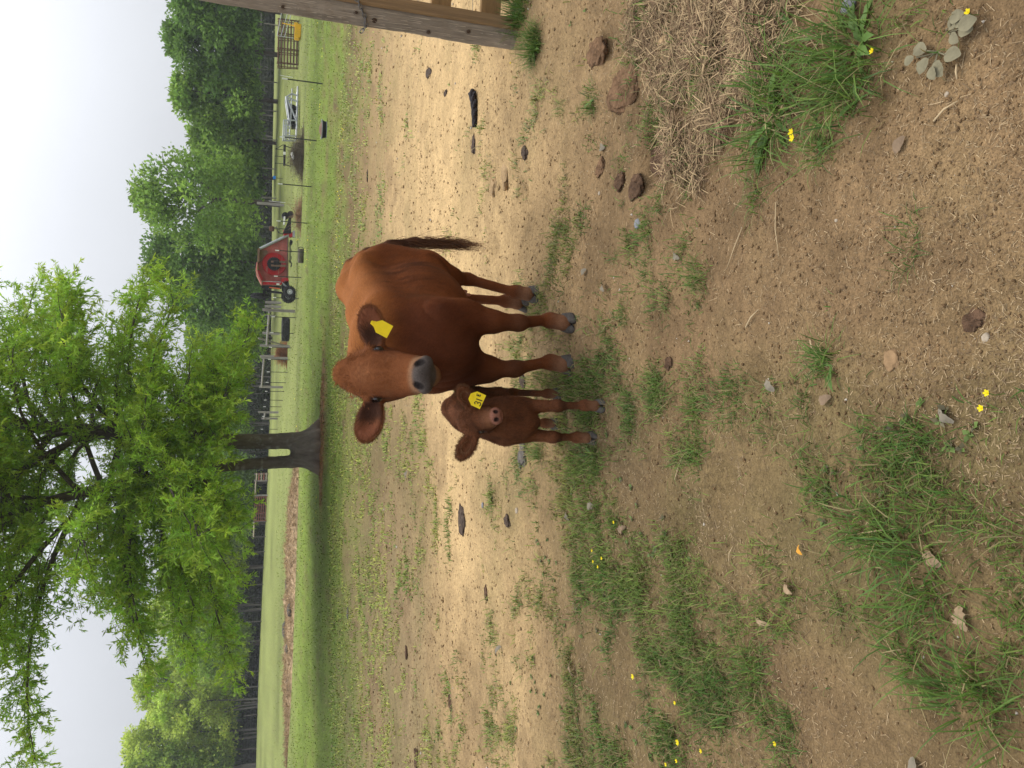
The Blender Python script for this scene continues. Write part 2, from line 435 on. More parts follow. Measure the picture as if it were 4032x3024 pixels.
# ------------------------------------------------------------------ ground
def build_ground():
    fine = np.linspace(-38, 38, 430); side = np.linspace(40, 320, 44)[1:-1]
    ang = np.radians(np.concatenate([fine, side]))
    rad = np.concatenate([[0.0, 0.35, 0.6], np.geomspace(0.8, 13, 360), np.geomspace(13, 900, 90)[1:]])
    A, R = np.meshgrid(ang, rad, indexing='ij')
    x, y = R * np.sin(A), R * np.cos(A)
    z = gz(x, y)
    n, m = A.shape
    i = np.arange(n)[:, None]; j = np.arange(m - 1)[None, :]
    i2 = (i + 1) % n
    Q = np.stack([i * m + j + 0 * i, i2 * m + j, i2 * m + j + 1, i * m + j + 1], -1).reshape(-1, 4)
    X, Y = x.ravel(), y.ravel(); r = np.hypot(X, Y)
    g, p = green(X, Y), sandy(X, Y)
    far = smooth(9, 20, r)
    n1 = fbm(X, Y, 0.9, 21); n2 = fbm(X, Y, 0.25, 31); n3 = fbm(X * 0.35, Y, 2.4, 41); n4 = fbm(X, Y, 9.0, 51)
    dirt = np.array([.192, .124, .063]); sand = np.array([.485, .335, .165]); straw = np.array([.275, .205, .112]); soil = np.array([.105, .088, .036])
    grass = np.array([.132, .185, .026])
    mixc = lambda a, b, t: a * (1 - t[:, None]) + b * t[:, None]
    C = np.repeat(dirt[None], len(X), 0)
    C = C * (1 + 0.35 * n1 + 0.45 * n2)[:, None] * (1 - .42 * smooth(.05, .45, fbm(X, Y, 1.9, 131, 4)))[:, None]
    left = smooth(0.5, -3.0, X) * smooth(6.5, 9.5, r)
    C = mixc(C, straw * (1 + 0.5 * n2)[:, None], np.clip(left * (0.8 + n1), 0, 1))
    pale = smooth(5.2, 8.0, r) * smooth(14, 9, r)
    sandc = sand * (1 + 0.16 * n3 + 0.22 * n2)[:, None] * (0.9 + 0.14 * pale)[:, None]
    C = mixc(C, sandc, np.clip(p * (1.2 + 0.6 * n1 + 0.25 * n2), 0, 1))
    gn = np.clip((g + 0.7 * n1 + 0.35 * n2 - 0.12) * 1.3, 0, 1)
    gcol = soil * (1 - far[:, None]) + grass * far[:, None] * (1 + 0.25 * n4 + 0.35 * n2)[:, None]
    C = mixc(C, gcol, gn * (0.72 + 0.25 * far))
    hay = smooth(30, 44, Y)                                   # the open hay field farther off is paler
    C = mixc(C, np.array([.205, .225, .072]) * (1 + 0.2 * n4 + 0.12 * n1)[:, None], hay * 0.85)
    C *= (1 + 0.5 * far * np.clip(n3, -0.5, 0.3))[:, None]
    dn = smooth(1.25, .7, np.hypot((X + 1.2) / 2.7, (Y - 22.8) / 1.0))   # pine straw round the oak
    C = mixc(C, np.array([.22, .115, .05]) * (1 + 0.5 * n2)[:, None], np.clip(dn * (0.9 + n1), 0, 1))
    C *= (1 - 0.25 * (C[:, :1] * 0 + np.clip(-gz(X, Y) + macro_z(X, Y) - 0.03, 0, 0.05)[:, None] / 0.05))   # darker in the hollows
    m_ = mat('soil', vcol='Col', rough=0.95, spec=0.12, noise=[(38, .76, 1.22, 5), (190, .60, 1.36, 4), (5, .82, 1.16, 5)],
             bump=[(26, .40, .04), (110, .45, .014), (420, .4, .005)])
    o = np_mesh('ground', np.stack([X, Y, z.ravel()], 1), Q, m_, cols=np.clip(C, 0.01, 1), smooth_=True)
    tag(o, kind='structure')
    return o
build_ground()

# ------------------------------------------------------------------ cow
def head_frame(O, s_dir, l_dir):
    s = unit(s_dir); l = np.array(l_dir, float); l = unit(l - s * (l @ s)); u = np.cross(l, s)
    u = u if True else -u
    M = np.stack([s, l, u], 1)
    return (lambda a, b, c: np.array(O) + M @ np.array([a, b, c], float)), M

fur_m = mat('coat_hair', vcol='Col', rough=0.75, spec=0.06)
skin_m = mat('coat', vcol='Col', rough=0.8, spec=0.06, sheen=0.0, noise=[(14, .86, 1.12, 4), (160, .75, 1.22, 3)], bump=[(200, .35, .004), (30, .3, .01)])
eye_m = mat('eye_dark', (.012, .008, .006), rough=0.08, spec=0.6)
hoof_m = mat('hoof_horn', (.085, .074, .066), rough=0.75, spec=.15, noise=(30, .6, 1.3, 3), stretch=(1, 1, 3), bump=(60, .3, .004))
tagy_m = mat('tag_plastic', (.83, .62, .02), rough=0.4, noise=(20, .93, 1.05, 2))
ink_m = mat('tag_ink', (.03, .025, .02), rough=0.5)
nose_m = None

def blend(C, col, w): C[:] = C * (1 - w[:, None]) + np.array(col) * w[:, None]

def make_hoof(parent, foot, fwd, size, name='hoof'):
    """two claws side by side, blunt in front, sloping, open between; foot = ground point under the pastern"""
    f = unit((fwd[0], fwd[1], 0)); sd = np.array([-f[1], f[0], 0.0]); up = np.array([0, 0, 1.0])
    mb = MB()
    for sgn in (-1, 1):
        rings = []
        for (h, fr, bk, w, o_) in [(0.0, 1.12, -.62, .46, .48), (.22, 1.02, -.60, .46, .47), (.55, .74, -.56, .44, .44), (.85, .48, -.52, .40, .40), (1.02, .30, -.4, .3, .34)]:
            ring = []
            for a in range(12):
                th = 2 * math.pi * a / 12
                cxx = math.cos(th); sxx = math.sin(th)
                x = (fr + bk) / 2 + (fr - bk) / 2 * (abs(cxx) ** 0.8) * (1 if cxx > 0 else -1)
                y = o_ * sgn + w * sxx * (1 - 0.28 * max(cxx, 0)) - 0.10 * sgn * max(cxx, 0)
                ring.append(np.array(foot) + size * (f * x + sd * y + up * h))
            rings.append(ring)
        V = [p for r_ in rings for p in r_]
        F = [(i * 12 + j, i * 12 + (j + 1) % 12, (i + 1) * 12 + (j + 1) % 12, (i + 1) * 12 + j) for i in range(4) for j in range(12)]
        F += [tuple(range(11, -1, -1)), tuple(48 + j for j in range(12))]
        mb.add(V, F)
    return mb.build(name, hoof_m, parent, smooth_=True)

def ear_tag(parent, P, right, down, nrm, w, h, text=None, neck=True, name='ear_tag'):
    """flat plastic tag: a plate with clipped upper corners and a neck; P = top middle"""
    right, down, nrm = unit(right), unit(down), unit(nrm)
    prof = [(-.5, 1), (.5, 1), (.5, .42), (.22, .22), (.12, 0), (-.12, 0), (-.22, .22), (-.5, .42)] if neck else \
           [(-.5, 1), (.5, 1), (.5, .35), (.2, .0), (-.2, .0), (-.5, .35)]
    t = 0.002
    A = [np.array(P) + right * x * w + down * y * h + nrm * t for x, y in prof]
    B = [p - nrm * 2 * t for p in A]
    n = len(prof); mb = MB()
    mb.add(A + B, [tuple(range(n)), tuple(range(2 * n - 1, n - 1, -1))] + [(i, i + n, (i + 1) % n + n, (i + 1) % n) for i in range(n)])
    tg = mb.build(name, tagy_m, parent)
    btn = MB(); c0 = np.array(P) + down * h * (.06 if neck else .12) + nrm * t
    btn.tube([c0, c0 + nrm * .006], w * .11, 10); btn.build('tag_button', tagy_m, tg)
    if text:
        ink = MB()
        for stroke in text:
            pts = [np.array(P) + right * x * w + down * y * h + nrm * (t + .0007) for x, y in stroke]
            ink.tube(pts, w * .034, 5)
        ink.build('tag_lettering', ink_m, tg)
    return tg

COW_C = Vector((0.385, 4.36, 0)); COW_YAW = math.atan2(-.905, -.425)
def build_cow():
    T = Matrix.Translation(COW_C) @ Matrix.Rotation(COW_YAW, 4, 'Z'); Ti = T.inverted()
    L = lambda v: np.array(Ti @ Vector(v))
    root = empty('cow', COW_C, COW_YAW)
    tag(root, 'reddish brown cow facing the camera with a blank yellow ear tag', 'cow', 'cow and calf')
    B = Body((-.95, -.45, -.02), (1.28, .48, 1.48), 0.0095)
    # trunk
    B.ell((0.02, 0, .80), (.60, .245, .30), .10)
    B.ell((.03, 0, .73), (.48, .235, .225), .10)
    B.ell((.40, 0, .83), (.27, .185, .285), .10)
    B.ell((-.47, 0, .86), (.29, .195, .27), .10)
    B.cone((.44, 0, 1.085), (.05, 0, 1.075), .085, .085, .10)
    B.cone((.05, 0, 1.075), (-.40, 0, 1.115), .085, .075, .10)
    B.cone((-.40, 0, 1.115), (-.66, 0, 1.10), .065, .05, .08)
    for s_ in (-1, 1):
        B.cone((-.30, .15 * s_, 1.08), (-.36, .18 * s_, 1.06), .05, .05, .09)
        B.cone((-.66, .10 * s_, 1.02), (-.66, .10 * s_, .98), .055, .06, .09)
        B.cone((-.20, .14 * s_, 1.06), (.30, .15 * s_, 1.02), .06, .06, .12)
        B.cone((.38, .10 * s_, 1.05), (.48, .128 * s_, .76), .085, .10, .10)
    B.ell((.56, 0, .74), (.14, .10, .14), .10)
    B.cone((.52, -.06, .70), (.455, -.12, .47), .10, .066, .07)
    # legs: hoof ground points from the photograph
    fl, fr_, hl, hr = L(ground(2250, 1272)), L(ground(2252, 1436)), L(ground(2108, 1160)), L(ground(2066, 1195))
    for s_, f in ((1, fl), (-1, fr_)):
        y0 = .155 * s_
        kx, ky = .5 * (f[0] + .47) + .012, .62 * f[1] + .38 * y0
        B.cone((.48, .13 * s_, .78), (.42, .14 * s_, .60), .10, .082, .08)
        B.cone((.42, y0, .62), (.46, .3 * f[1] + .7 * y0, .47), .082, .054, .06)
        B.cone((.46, .3 * f[1] + .7 * y0, .48), (kx, ky, .335), .055, .041, .04)
        B.ell((kx + .008, ky, .325), (.042, .041, .052), .03)
        B.cone((kx, ky, .32), (f[0] - .028, f[1], .135), .034, .029, .03)
        B.ell((f[0] - .026, f[1], .115), (.043, .045, .045), .03)
        B.cone((f[0] - .024, f[1], .11), (f[0] + .002, f[1], .05), .038, .045, .02)
    for s_, f in ((1, hl), (-1, hr)):
        hx, hy = f[0] - .14, .55 * f[1] + .45 * .13 * s_
        B.cone((-.45, .11 * s_, .92), (-.34, .145 * s_, .68), .15, .115, .10)
        B.ell((-.52, .115 * s_, .78), (.16, .095, .22), .08)
        B.cone((-.36, .145 * s_, .67), (hx + .09, .5 * hy + .08 * s_, .52), .10, .055, .07)
        B.cone((hx + .08, .5 * hy + .08 * s_, .54), (hx, hy, .425), .055, .037, .04)
        B.ell((hx - .015, hy, .41), (.042, .034, .054), .03)
        B.cone((hx, hy, .40), (f[0] - .03, f[1], .135), .033, .029, .03)
        B.ell((f[0] - .03, f[1], .115), (.043, .044, .044), .03)
        B.cone((f[0] - .028, f[1], .11), (f[0] + .0, f[1], .05), .037, .044, .02)
    # udder
    B.ell((-.30, 0, .535), (.12, .09, .07), .05)
    # tail
    t0 = (-.66, -.0, 1.105)
    tp = [t0, (-.735, .03, 1.09), (-.775, .11, .99), (-.775, .18, .85), (-.765, .215, .70), (-.76, .22, .56)]
    for a, b, ra, rb in zip(tp[:-1], tp[1:], (.045, .04, .032, .027, .024), (.04, .032, .027, .024, .02)): B.cone(a, b, ra, rb, .03)
    # head
    O = L(at(1338, 1468, 3.71)); E = L(at(1668, 1474, 3.40))
    side = L(at(1487, 1375, 3.57)) - L(at(1487, 1577, 3.555))
    H, M = head_frame(O, E - O, side)          # H(s, l, u): down the face, to the cow's left, out of the face
    if (M[:, 2] @ L((0, 0, CAM_H)) - M[:, 2] @ O) < 0:
        M[:, 2] *= -1; H = lambda a, b, c, M=M: np.array(O) + M @ np.array([a, b, c], float)
    D = np.linalg.norm(E - O); k = D / 0.425
    h = lambda a, b, c: H(a * k, b * k, c * k)
    # neck
    B.cone((.42, 0, .98), h(.10, 0, -.17), .15, .10, .10)
    B.cone((.46, 0, .84), h(.20, 0, -.20), .13, .070, .10)
    B.cone((.50, 0, .72), h(.24, 0, -.20), .085, .045, .10)
    B.cone((.38, 0, 1.07), h(.02, 0, -.11), .085, .075, .09)
    B.ell(h(.10, 0, -.095), np.array((.125, .108, .10)) * k, .04, M)
    B.ell(h(-.005, 0, -.055), np.array((.060, .056, .052)) * k, .05, M)
    B.ell(h(.155, 0, -.075), np.array((.13, .102, .085)) * k, .04, M)
    B.cone(h(.20, 0, -.062), h(.37, 0, -.055), .070 * k, .056 * k, .05)
    for s_ in (-1, 1):
        B.cone(h(.16, .055 * s_, -.145), h(.34, .025 * s_, -.115), .056 * k, .040 * k, .05)
        B.ell(h(.15, .088 * s_, -.052), np.array((.040, .026, .026)) * k, .03, M)
        B.cone(h(.24, .062 * s_, -.075), h(.34, .045 * s_, -.065), .03 * k, .035 * k, .05)
        B.cone(h(.395, .038 * s_, -.022), h(.415, .05 * s_, -.03), .030 * k, .032 * k, .03)
    B.ell(h(.392, 0, -.055), np.array((.045, .070, .058)) * k, .03, M)
    B.cone(h(.385, .0, -.115), h(.405, 0, -.105), .042 * k, .040 * k, .03)
    # nostrils, eye hollows, mouth line
    for s_ in (-1, 1):
        Mn = np.stack([unit(M @ np.array([.8, .6 * s_, 0])), unit(M @ np.array([-.6 * s_, .8, 0])), M[:, 2]], 1)
        B.ell(h(.402, .047 * s_, .012), np.array((.027, .012, .024)) * k, .010, Mn, sub=True)
        B.ell(h(.160, .106 * s_, -.058), np.array((.024, .012, .017)) * k, .012, M, sub=True)
        B.cone(h(.446, 0, -.035), h(.425, .085 * s_, -.08), .006, .006, .010, sub=True)
    # ears: leaf-shaped cups, open to the front
    ears = []
    for s_, tipx in ((1, L(at(1452, 1208, 3.68))), (-1, L(at(1442, 1738, 3.55)))):
        base = h(.115, .092 * s_, -.105); ax = unit(tipx - base); ln = np.linalg.norm(tipx - base) / 2
        dn = M[:, 0] - ax * (M[:, 0] @ ax); dn = unit(dn); fn = unit(np.cross(ax, dn)); fn = fn if fn @ M[:, 2] > 0 else -fn
        fn2 = unit(fn + .25 * dn); dn = unit(np.cross(fn2, ax)); fn = fn2; dn = dn if dn @ M[:, 0] > 0 else -dn
        Me = np.stack([ax, dn, fn], 1)
        mid = base + ax * ln * 1.12
        B.ell(mid, (ln * .93, .066, .024), .02, Me)
        B.cone(base, base + ax * ln * .6, .040, .040, .03)
        B.ell(mid + fn * .024 - ax * ln * .05, (ln * .80, .049, .024), .014, Me, sub=True)
        ears.append((base, ax, dn, fn, ln, mid, s_))
    V, Q = B.mesh(); V = relax(V, Q, 3, .5)
    N = vnormals(V, Q)
    # muscle, loose skin and neck folds
    hq = (V - np.array(O)) @ M / k; off_head = 1 - smooth(-.2, -.13, hq[:, 2]) * (V[:, 0] > .45)
    nk = smooth(.30, .46, V[:, 0]) * smooth(.48, .62, V[:, 2]) * smooth(1.06, .92, V[:, 2]) * off_head
    ph = 46 * (V[:, 1] + .35 * V[:, 0]) + 3.5 * fbm(V[:, 0], V[:, 2], .3, 15, 2)
    V = V + N * (nk * .0055 * (np.abs(np.sin(ph)) ** .6 - .6) + off_head * smooth(.45, .6, V[:, 2]) * (.012 * fbm(V[:, 0] + V[:, 1], V[:, 2], .30, 25, 2)))[:, None]
    rb = smooth(-.30, -.15, V[:, 0]) * smooth(.30, .18, V[:, 0]) * smooth(.58, .66, V[:, 2]) * smooth(1.02, .90, V[:, 2])
    V = V + N * (rb * .0004 * np.sin(V[:, 0] * 58))[:, None]
    N = vnormals(V, Q)
    # coat colours
    C = np.repeat(np.array([[.140, .041, .0115]]), len(V), 0)
    n1 = fbm(V[:, 0] + 3 * V[:, 1], V[:, 2] * 1.2 + V[:, 1], .22, 3); n2 = fbm(V[:, 0] * 2 + V[:, 1], V[:, 2] + V[:, 0], .05, 8)
    C *= (1 + .32 * n1 + .30 * n2)[:, None]
    C *= (1 - .35 * smooth(.1, .35, fbm(V[:, 0] * 2.2 + V[:, 1], V[:, 2] * .8, .16, 44, 3)))[:, None]
    blend(C, (.30, .110, .031), smooth(.95, 1.15, V[:, 2]) * smooth(.9, .6, V[:, 0]) * .85)           # lighter topline: light from above painted into the coat
    hd = (V - np.array(O)) @ M / k; s, l, u = hd[:, 0], hd[:, 1], hd[:, 2]
    onhead = (V[:, 0] > .45) & (u > -.2) & (V[:, 2] > .7)
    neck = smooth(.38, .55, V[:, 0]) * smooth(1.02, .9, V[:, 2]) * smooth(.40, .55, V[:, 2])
    blend(C, (.098, .029, .0125), neck * .8)  # darker neck and chest: coat tone plus shade painted in
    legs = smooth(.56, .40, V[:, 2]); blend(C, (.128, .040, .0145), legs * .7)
    blend(C, (.10, .038, .018), np.exp(-((V[:, 2] - .335) / .06) ** 2) * (V[:, 0] > .2) * .8)          # dark knees
    blend(C, (.20, .10, .055), smooth(.16, .07, V[:, 2]) * .8)
    face = onhead * smooth(-.16, -.08, u) * smooth(-.06, .02, s) * smooth(.125, .10, np.abs(l))
    blend(C, (.19, .066, .024), face * .85)
    blend(C, (.150, .048, .019), onhead * smooth(-.2, -.1, u) * smooth(.055, .095, np.abs(l)) * smooth(.10, .2, s) * .75)
    blend(C, (.075, .034, .018), smooth(-.69, -.74, V[:, 0]) * smooth(.03, .06, V[:, 1] + .05) * .9)
    blend(C, (.22, .085, .034), face * np.exp(-((s - .13) / .05) ** 2 - (l / .04) ** 2) * .9)
    blend(C, (.18, .07, .03), face * np.exp(-((s - .23) / .03) ** 2 - ((np.abs(l) - .08) / .02) ** 2) * .6)
    mz = onhead * smooth(.358 + .035 * (np.abs(l) / .06) ** 2 * 0.6, .385 + .035 * (np.abs(l) / .06) ** 2 * 0.6, s) * smooth(-.085, -.065, u)
    blend(C, (.21, .115, .062), onhead * smooth(.335, .365, s) * smooth(-.13, -.08, u) * .8)
    blend(C, (.078, .064, .057), mz)
    for s_ in (-1, 1):
        q = np.sqrt(((s - .402 - .5 * (l * s_ - .047)) / .027) ** 2 + ((l - .047 * s_ ) / .018) ** 2); blend(C, (.018, .014, .013), onhead * smooth(1.05, .75, q) * smooth(.02, -.002, u - .02 * 0))
        q = np.sqrt(((s - .164) / .036) ** 2 + ((l - .108 * s_) / .034) ** 2 + ((u + .058) / .038) ** 2); blend(C, (.035, .018, .012), onhead * smooth(1.2, .75, q))
    fuzz = np.zeros(len(V))
    for (base, ax, dn, fn, ln, mid, s_) in ears:
        e = V - mid; a, b_, c_ = e @ ax / ln, e @ dn / .066, e @ fn / .03
        inn = (np.abs(a) < 1.05) & (np.abs(b_) < 1.1) & (np.abs(c_) < 1.3)
        blend(C, (.15, .055, .024), inn * 1.0)
        cup = inn * smooth(.35, .7, (N @ fn)) * smooth(1.0, .7, np.sqrt((a * 1.0) ** 2 + b_ ** 2))
        blend(C, (.055, .024, .015), cup * smooth(.3, -.3, a)); blend(C, (.17, .06, .03), cup * smooth(-.1, .4, a))
        fuzz = np.maximum(fuzz, inn)
    body = np_mesh('body', V, Q, skin_m, root, cols=np.clip(C, .005, 1), smooth_=True)
    # hair coat
    hs, hu = M[:, 0], M[:, 2]
    def flow(p, n):
        f = np.tile(np.array([-.75, 0, -.65]), (len(p), 1))
        f[p[:, 2] < .62] = (0, 0, -1)
        q = (p - np.array(O)) @ M / k
        hd_ = (p[:, 0] > .45) & (q[:, 2] > -.15) & (p[:, 2] > .75)
        wh = q - np.array([.13, 0, -.03]); wv = wh @ M.T + .05 * hs
        f[hd_] = (wv + .35 * np.cross(n, wv))[hd_]
        for (base, ax, dn, fn, ln, mid, s_) in ears:
            e = p - mid; inn = (np.abs(e @ ax) < ln * 1.1) & (np.abs(e @ dn) < .08) & (np.abs(e @ fn) < .05)
            f[inn] = ax + .9 * np.sign((e @ dn)[inn])[:, None] * dn * (np.abs((e @ dn)[inn])[:, None] / .066)
        return f + .22 * np.stack([fbm(p[:, 0], p[:, 2], .15, 5, 2), fbm(p[:, 1], p[:, 2], .15, 6, 2), fbm(p[:, 0], p[:, 2], .15, 7, 2)], 1)
    def length(p):
        q = (p - np.array(O)) @ M / k
        lf = np.full(len(p), .021)
        lf[(q[:, 0] < .16) & (q[:, 2] > -.12) & (p[:, 0] > .5)] = .034
        lf[(q[:, 0] > .25) & (q[:, 2] > -.16) & (p[:, 0] > .5)] = .011
        lf[p[:, 2] < .45] = .013
        return lf
    def keep(p):
        q = (p - np.array(O)) @ M / k
        nos = (q[:, 0] > .365) & (q[:, 2] > -.10) & (p[:, 0] > .5)
        eye = (np.abs(q[:, 0] - .160) < .026) & (np.abs(q[:, 1]) > .085) & (q[:, 2] > -.09) & (q[:, 2] < .02) & (p[:, 0] > .5)
        return ~nos & ~eye & (p[:, 2] > .06)
    VV, F, CC, NN = fur(V, Q, N, flow, length, .0036, 130000, C, keep=keep)
    o = np_mesh('coat_hair', VV, F, fur_m, root, cols=np.clip(CC, .004, 1), smooth_=True, normals=NN); o['kind'] = 'stuff'
    # long hair inside the ears and along their rims
    ev, ec = [], []
    for (base, ax, dn, fn, ln, mid, s_) in ears:
        for i in range(4200):
            a, b_ = rnd.uniform(-1, .95), rnd.uniform(-1, 1)
            rim = rnd.random() < .55
            if rim:
                th = rnd.uniform(-2.5, 2.5); a, b_ = math.cos(th) * .98, math.sin(th) * .96
                p = mid + ax * a * ln * .92 + dn * b_ * .064 + fn * rnd.uniform(-.008, .010)
                d = unit(ax * a * .9 + dn * b_ + fn * rnd.uniform(-.2, .5)); le = rnd.uniform(.005, .016); col = (.17, .065, .026)
            else:
                if a * a + b_ * b_ > .8: continue
                p = mid + ax * a * ln * .8 + dn * b_ * .045 + fn * (.002 - .006 * (1 - b_ * b_))
                d = unit(ax * .8 + dn * (.5 * b_ + rnd.uniform(-.4, .4)) + fn * rnd.uniform(.1, .6)); le = rnd.uniform(.015, .04)
                col = (.035, .018, .012) if a < .1 else (.13, .05, .025)
            w = np.cross(d, fn) * .0007
            f_ = rnd.uniform(.6, 1.4)
            ev += [p - w, p + w, p + d * le]; ec += [np.array(col) * f_] * 3
    o = np_mesh('ear_hair', ev, np.arange(len(ev)).reshape(-1, 3), fur_m, root, cols=np.clip(ec, 0.004, 1)); o['kind'] = 'stuff'
    # poll tuft
    tv, tc_ = [], []
    for i in range(3600):
        a = rnd.uniform(-.05, .15); b_ = rnd.gauss(0, .040) * min(max((a + .08) / .14, .4), 1)
        p = h(a, b_, -.01 + (.0 if a > .03 else -.03) - .9 * b_ * b_)
        d = unit(hs * rnd.uniform(-.5, 1.0) + M[:, 1] * (rnd.uniform(-1, 1) + 4 * b_) + hu * rnd.uniform(-.05, .28))
        le = rnd.uniform(.014, .038); cv = unit(np.cross(d, hu)) * rnd.uniform(-.4, .4)
        w = unit(np.cross(d, hu + .3 * hs)) * .0013
        m1 = p + d * le * .55; m2 = m1 + unit(d + cv) * le * .5
        f_ = rnd.uniform(.6, 1.2) * (1 - .35 * math.exp(-((a - .125) / .03) ** 2 - (b_ / .03) ** 2)); c_ = np.array((.21, .074, .026)) * f_
        tv += [p - w, p + w, m1 + w * .8, m1 + w * .8, m1 - w * .8, p - w, m1 - w * .8, m1 + w * .8, m2]; tc_ += [c_] * 9
    o = np_mesh('forelock', tv, np.arange(len(tv)).reshape(-1, 3), fur_m, root, cols=np.clip(tc_, .004, 1)); o['kind'] = 'stuff'
    # tail switch
    sv, sc_ = [], []
    for i in range(900):
        zz = rnd.uniform(.44, .86); p = np.array([-.762 + rnd.gauss(0, .012), .22 - .12 * max(zz - .62, 0) + rnd.gauss(0, .013), zz]); q0 = p.copy()
        d = np.array([rnd.gauss(0, .10), rnd.gauss(0, .10), -1]); le = rnd.uniform(.10, .28); n_ = 6
        ph = rnd.uniform(0, 6.28); am = rnd.uniform(.002, .012); w = np.array([rnd.gauss(0, 1), rnd.gauss(0, 1), 0]); w = unit(w) * .0016
        col = np.array((.06, .028, .016)) * rnd.uniform(.6, 1.5); tipc = np.array((.21, .10, .05)) * rnd.uniform(.8, 1.2)
        prev = p
        for j in range(n_):
            t = (j + 1) / n_
            nx = q0 + d * le * t + np.array([am * math.sin(ph + 7 * t), am * math.cos(ph + 6 * t), 0]) * (1 + 1.5 * t)
            wa = w * (1 - .12 * j); wb = w * (1 - .12 * (j + 1))
            sv += [prev - wa, prev + wa, nx + wb, prev - wa, nx + wb, nx - wb]
            cc = col * (1 - t * .8) + tipc * t * .8; sc_ += [cc] * 6; prev = nx
    o = np_mesh('tail_switch', sv, np.arange(len(sv)).reshape(-1, 3), fur_m, root, cols=np.clip(sc_, .004, 1)); o['kind'] = 'stuff'
    for s_ in (-1, 1):
        e = MB(); c_ = h(.160, .0985 * s_, -.056); r_ = .0245 * k
        e.lathe([(r_ * math.sin(a), r_ * math.cos(a)) for a in np.linspace(.01, math.pi - .01, 11)], 'z', 16, c_); e.build('eye', eye_m, root, smooth_=True)
        lv = []
        for i in range(60):
            t = rnd.uniform(-1, 1)
            p = h(.152 - .012 * (1 - t * t), (.112 - .006 * abs(t)) * s_, -.058 + .022 * t)
            d = unit(M[:, 1] * s_ * .8 + hs * .5 + hu * (.3 + .5 * t)); w = hu * .0009
            lv += [p - w, p + w, p + d * .022]
        np_mesh('eyelashes', lv, np.arange(len(lv)).reshape(-1, 3), eye_m, root)
    for f, fw in ((fl, L(COW_C + Vector((-.30, -.95, 0))) ), (fr_, L(COW_C + Vector((-.62, -.78, 0)))), (hl, L(COW_C + Vector((-.3, -.95, 0)))), (hr, L(COW_C + Vector((-.55, -.83, 0))))):
        make_hoof(root, (f[0] - .004, f[1], f[2] - .006), fw, .062)
    tm = mat('teat_skin', (.38, .17, .12), rough=.7)
    for x, y in ((-.25, .05), (-.25, -.05), (-.34, .04), (-.34, -.04)):
        mb = MB(); mb.tube([(x, y, .50), (x, y, .46), (x, y, .425), (x, y, .418)], [.014, .012, .010, .004], 8); mb.build('teat', tm, root, smooth_=True)
    # ear tag hanging from the lower edge of the cow's left ear
    P0 = L(at(1461, 1268, 3.615)); P1 = L(at(1536, 1308, 3.60)); R1 = L(at(1530, 1272, 3.60)) - L(at(1490, 1330, 3.60))
    dn = P1 - P0; rt = L(at(1500, 1262, 3.6)) - L(at(1500, 1318, 3.6)); nn = unit(np.cross(dn, rt)); cam_l = L((0, 0, CAM_H)); nn = nn if nn @ (cam_l - P0) > 0 else -nn
    rt = rt - unit(dn) * (rt @ unit(dn))
    ear_tag(root, P0, rt, dn, nn, .064, .098, text=[[(-.14 + .0, .66), (0, .58), (.14, .66), (.02, .80), (-.12, .76)]] and None)
    return root
build_cow()

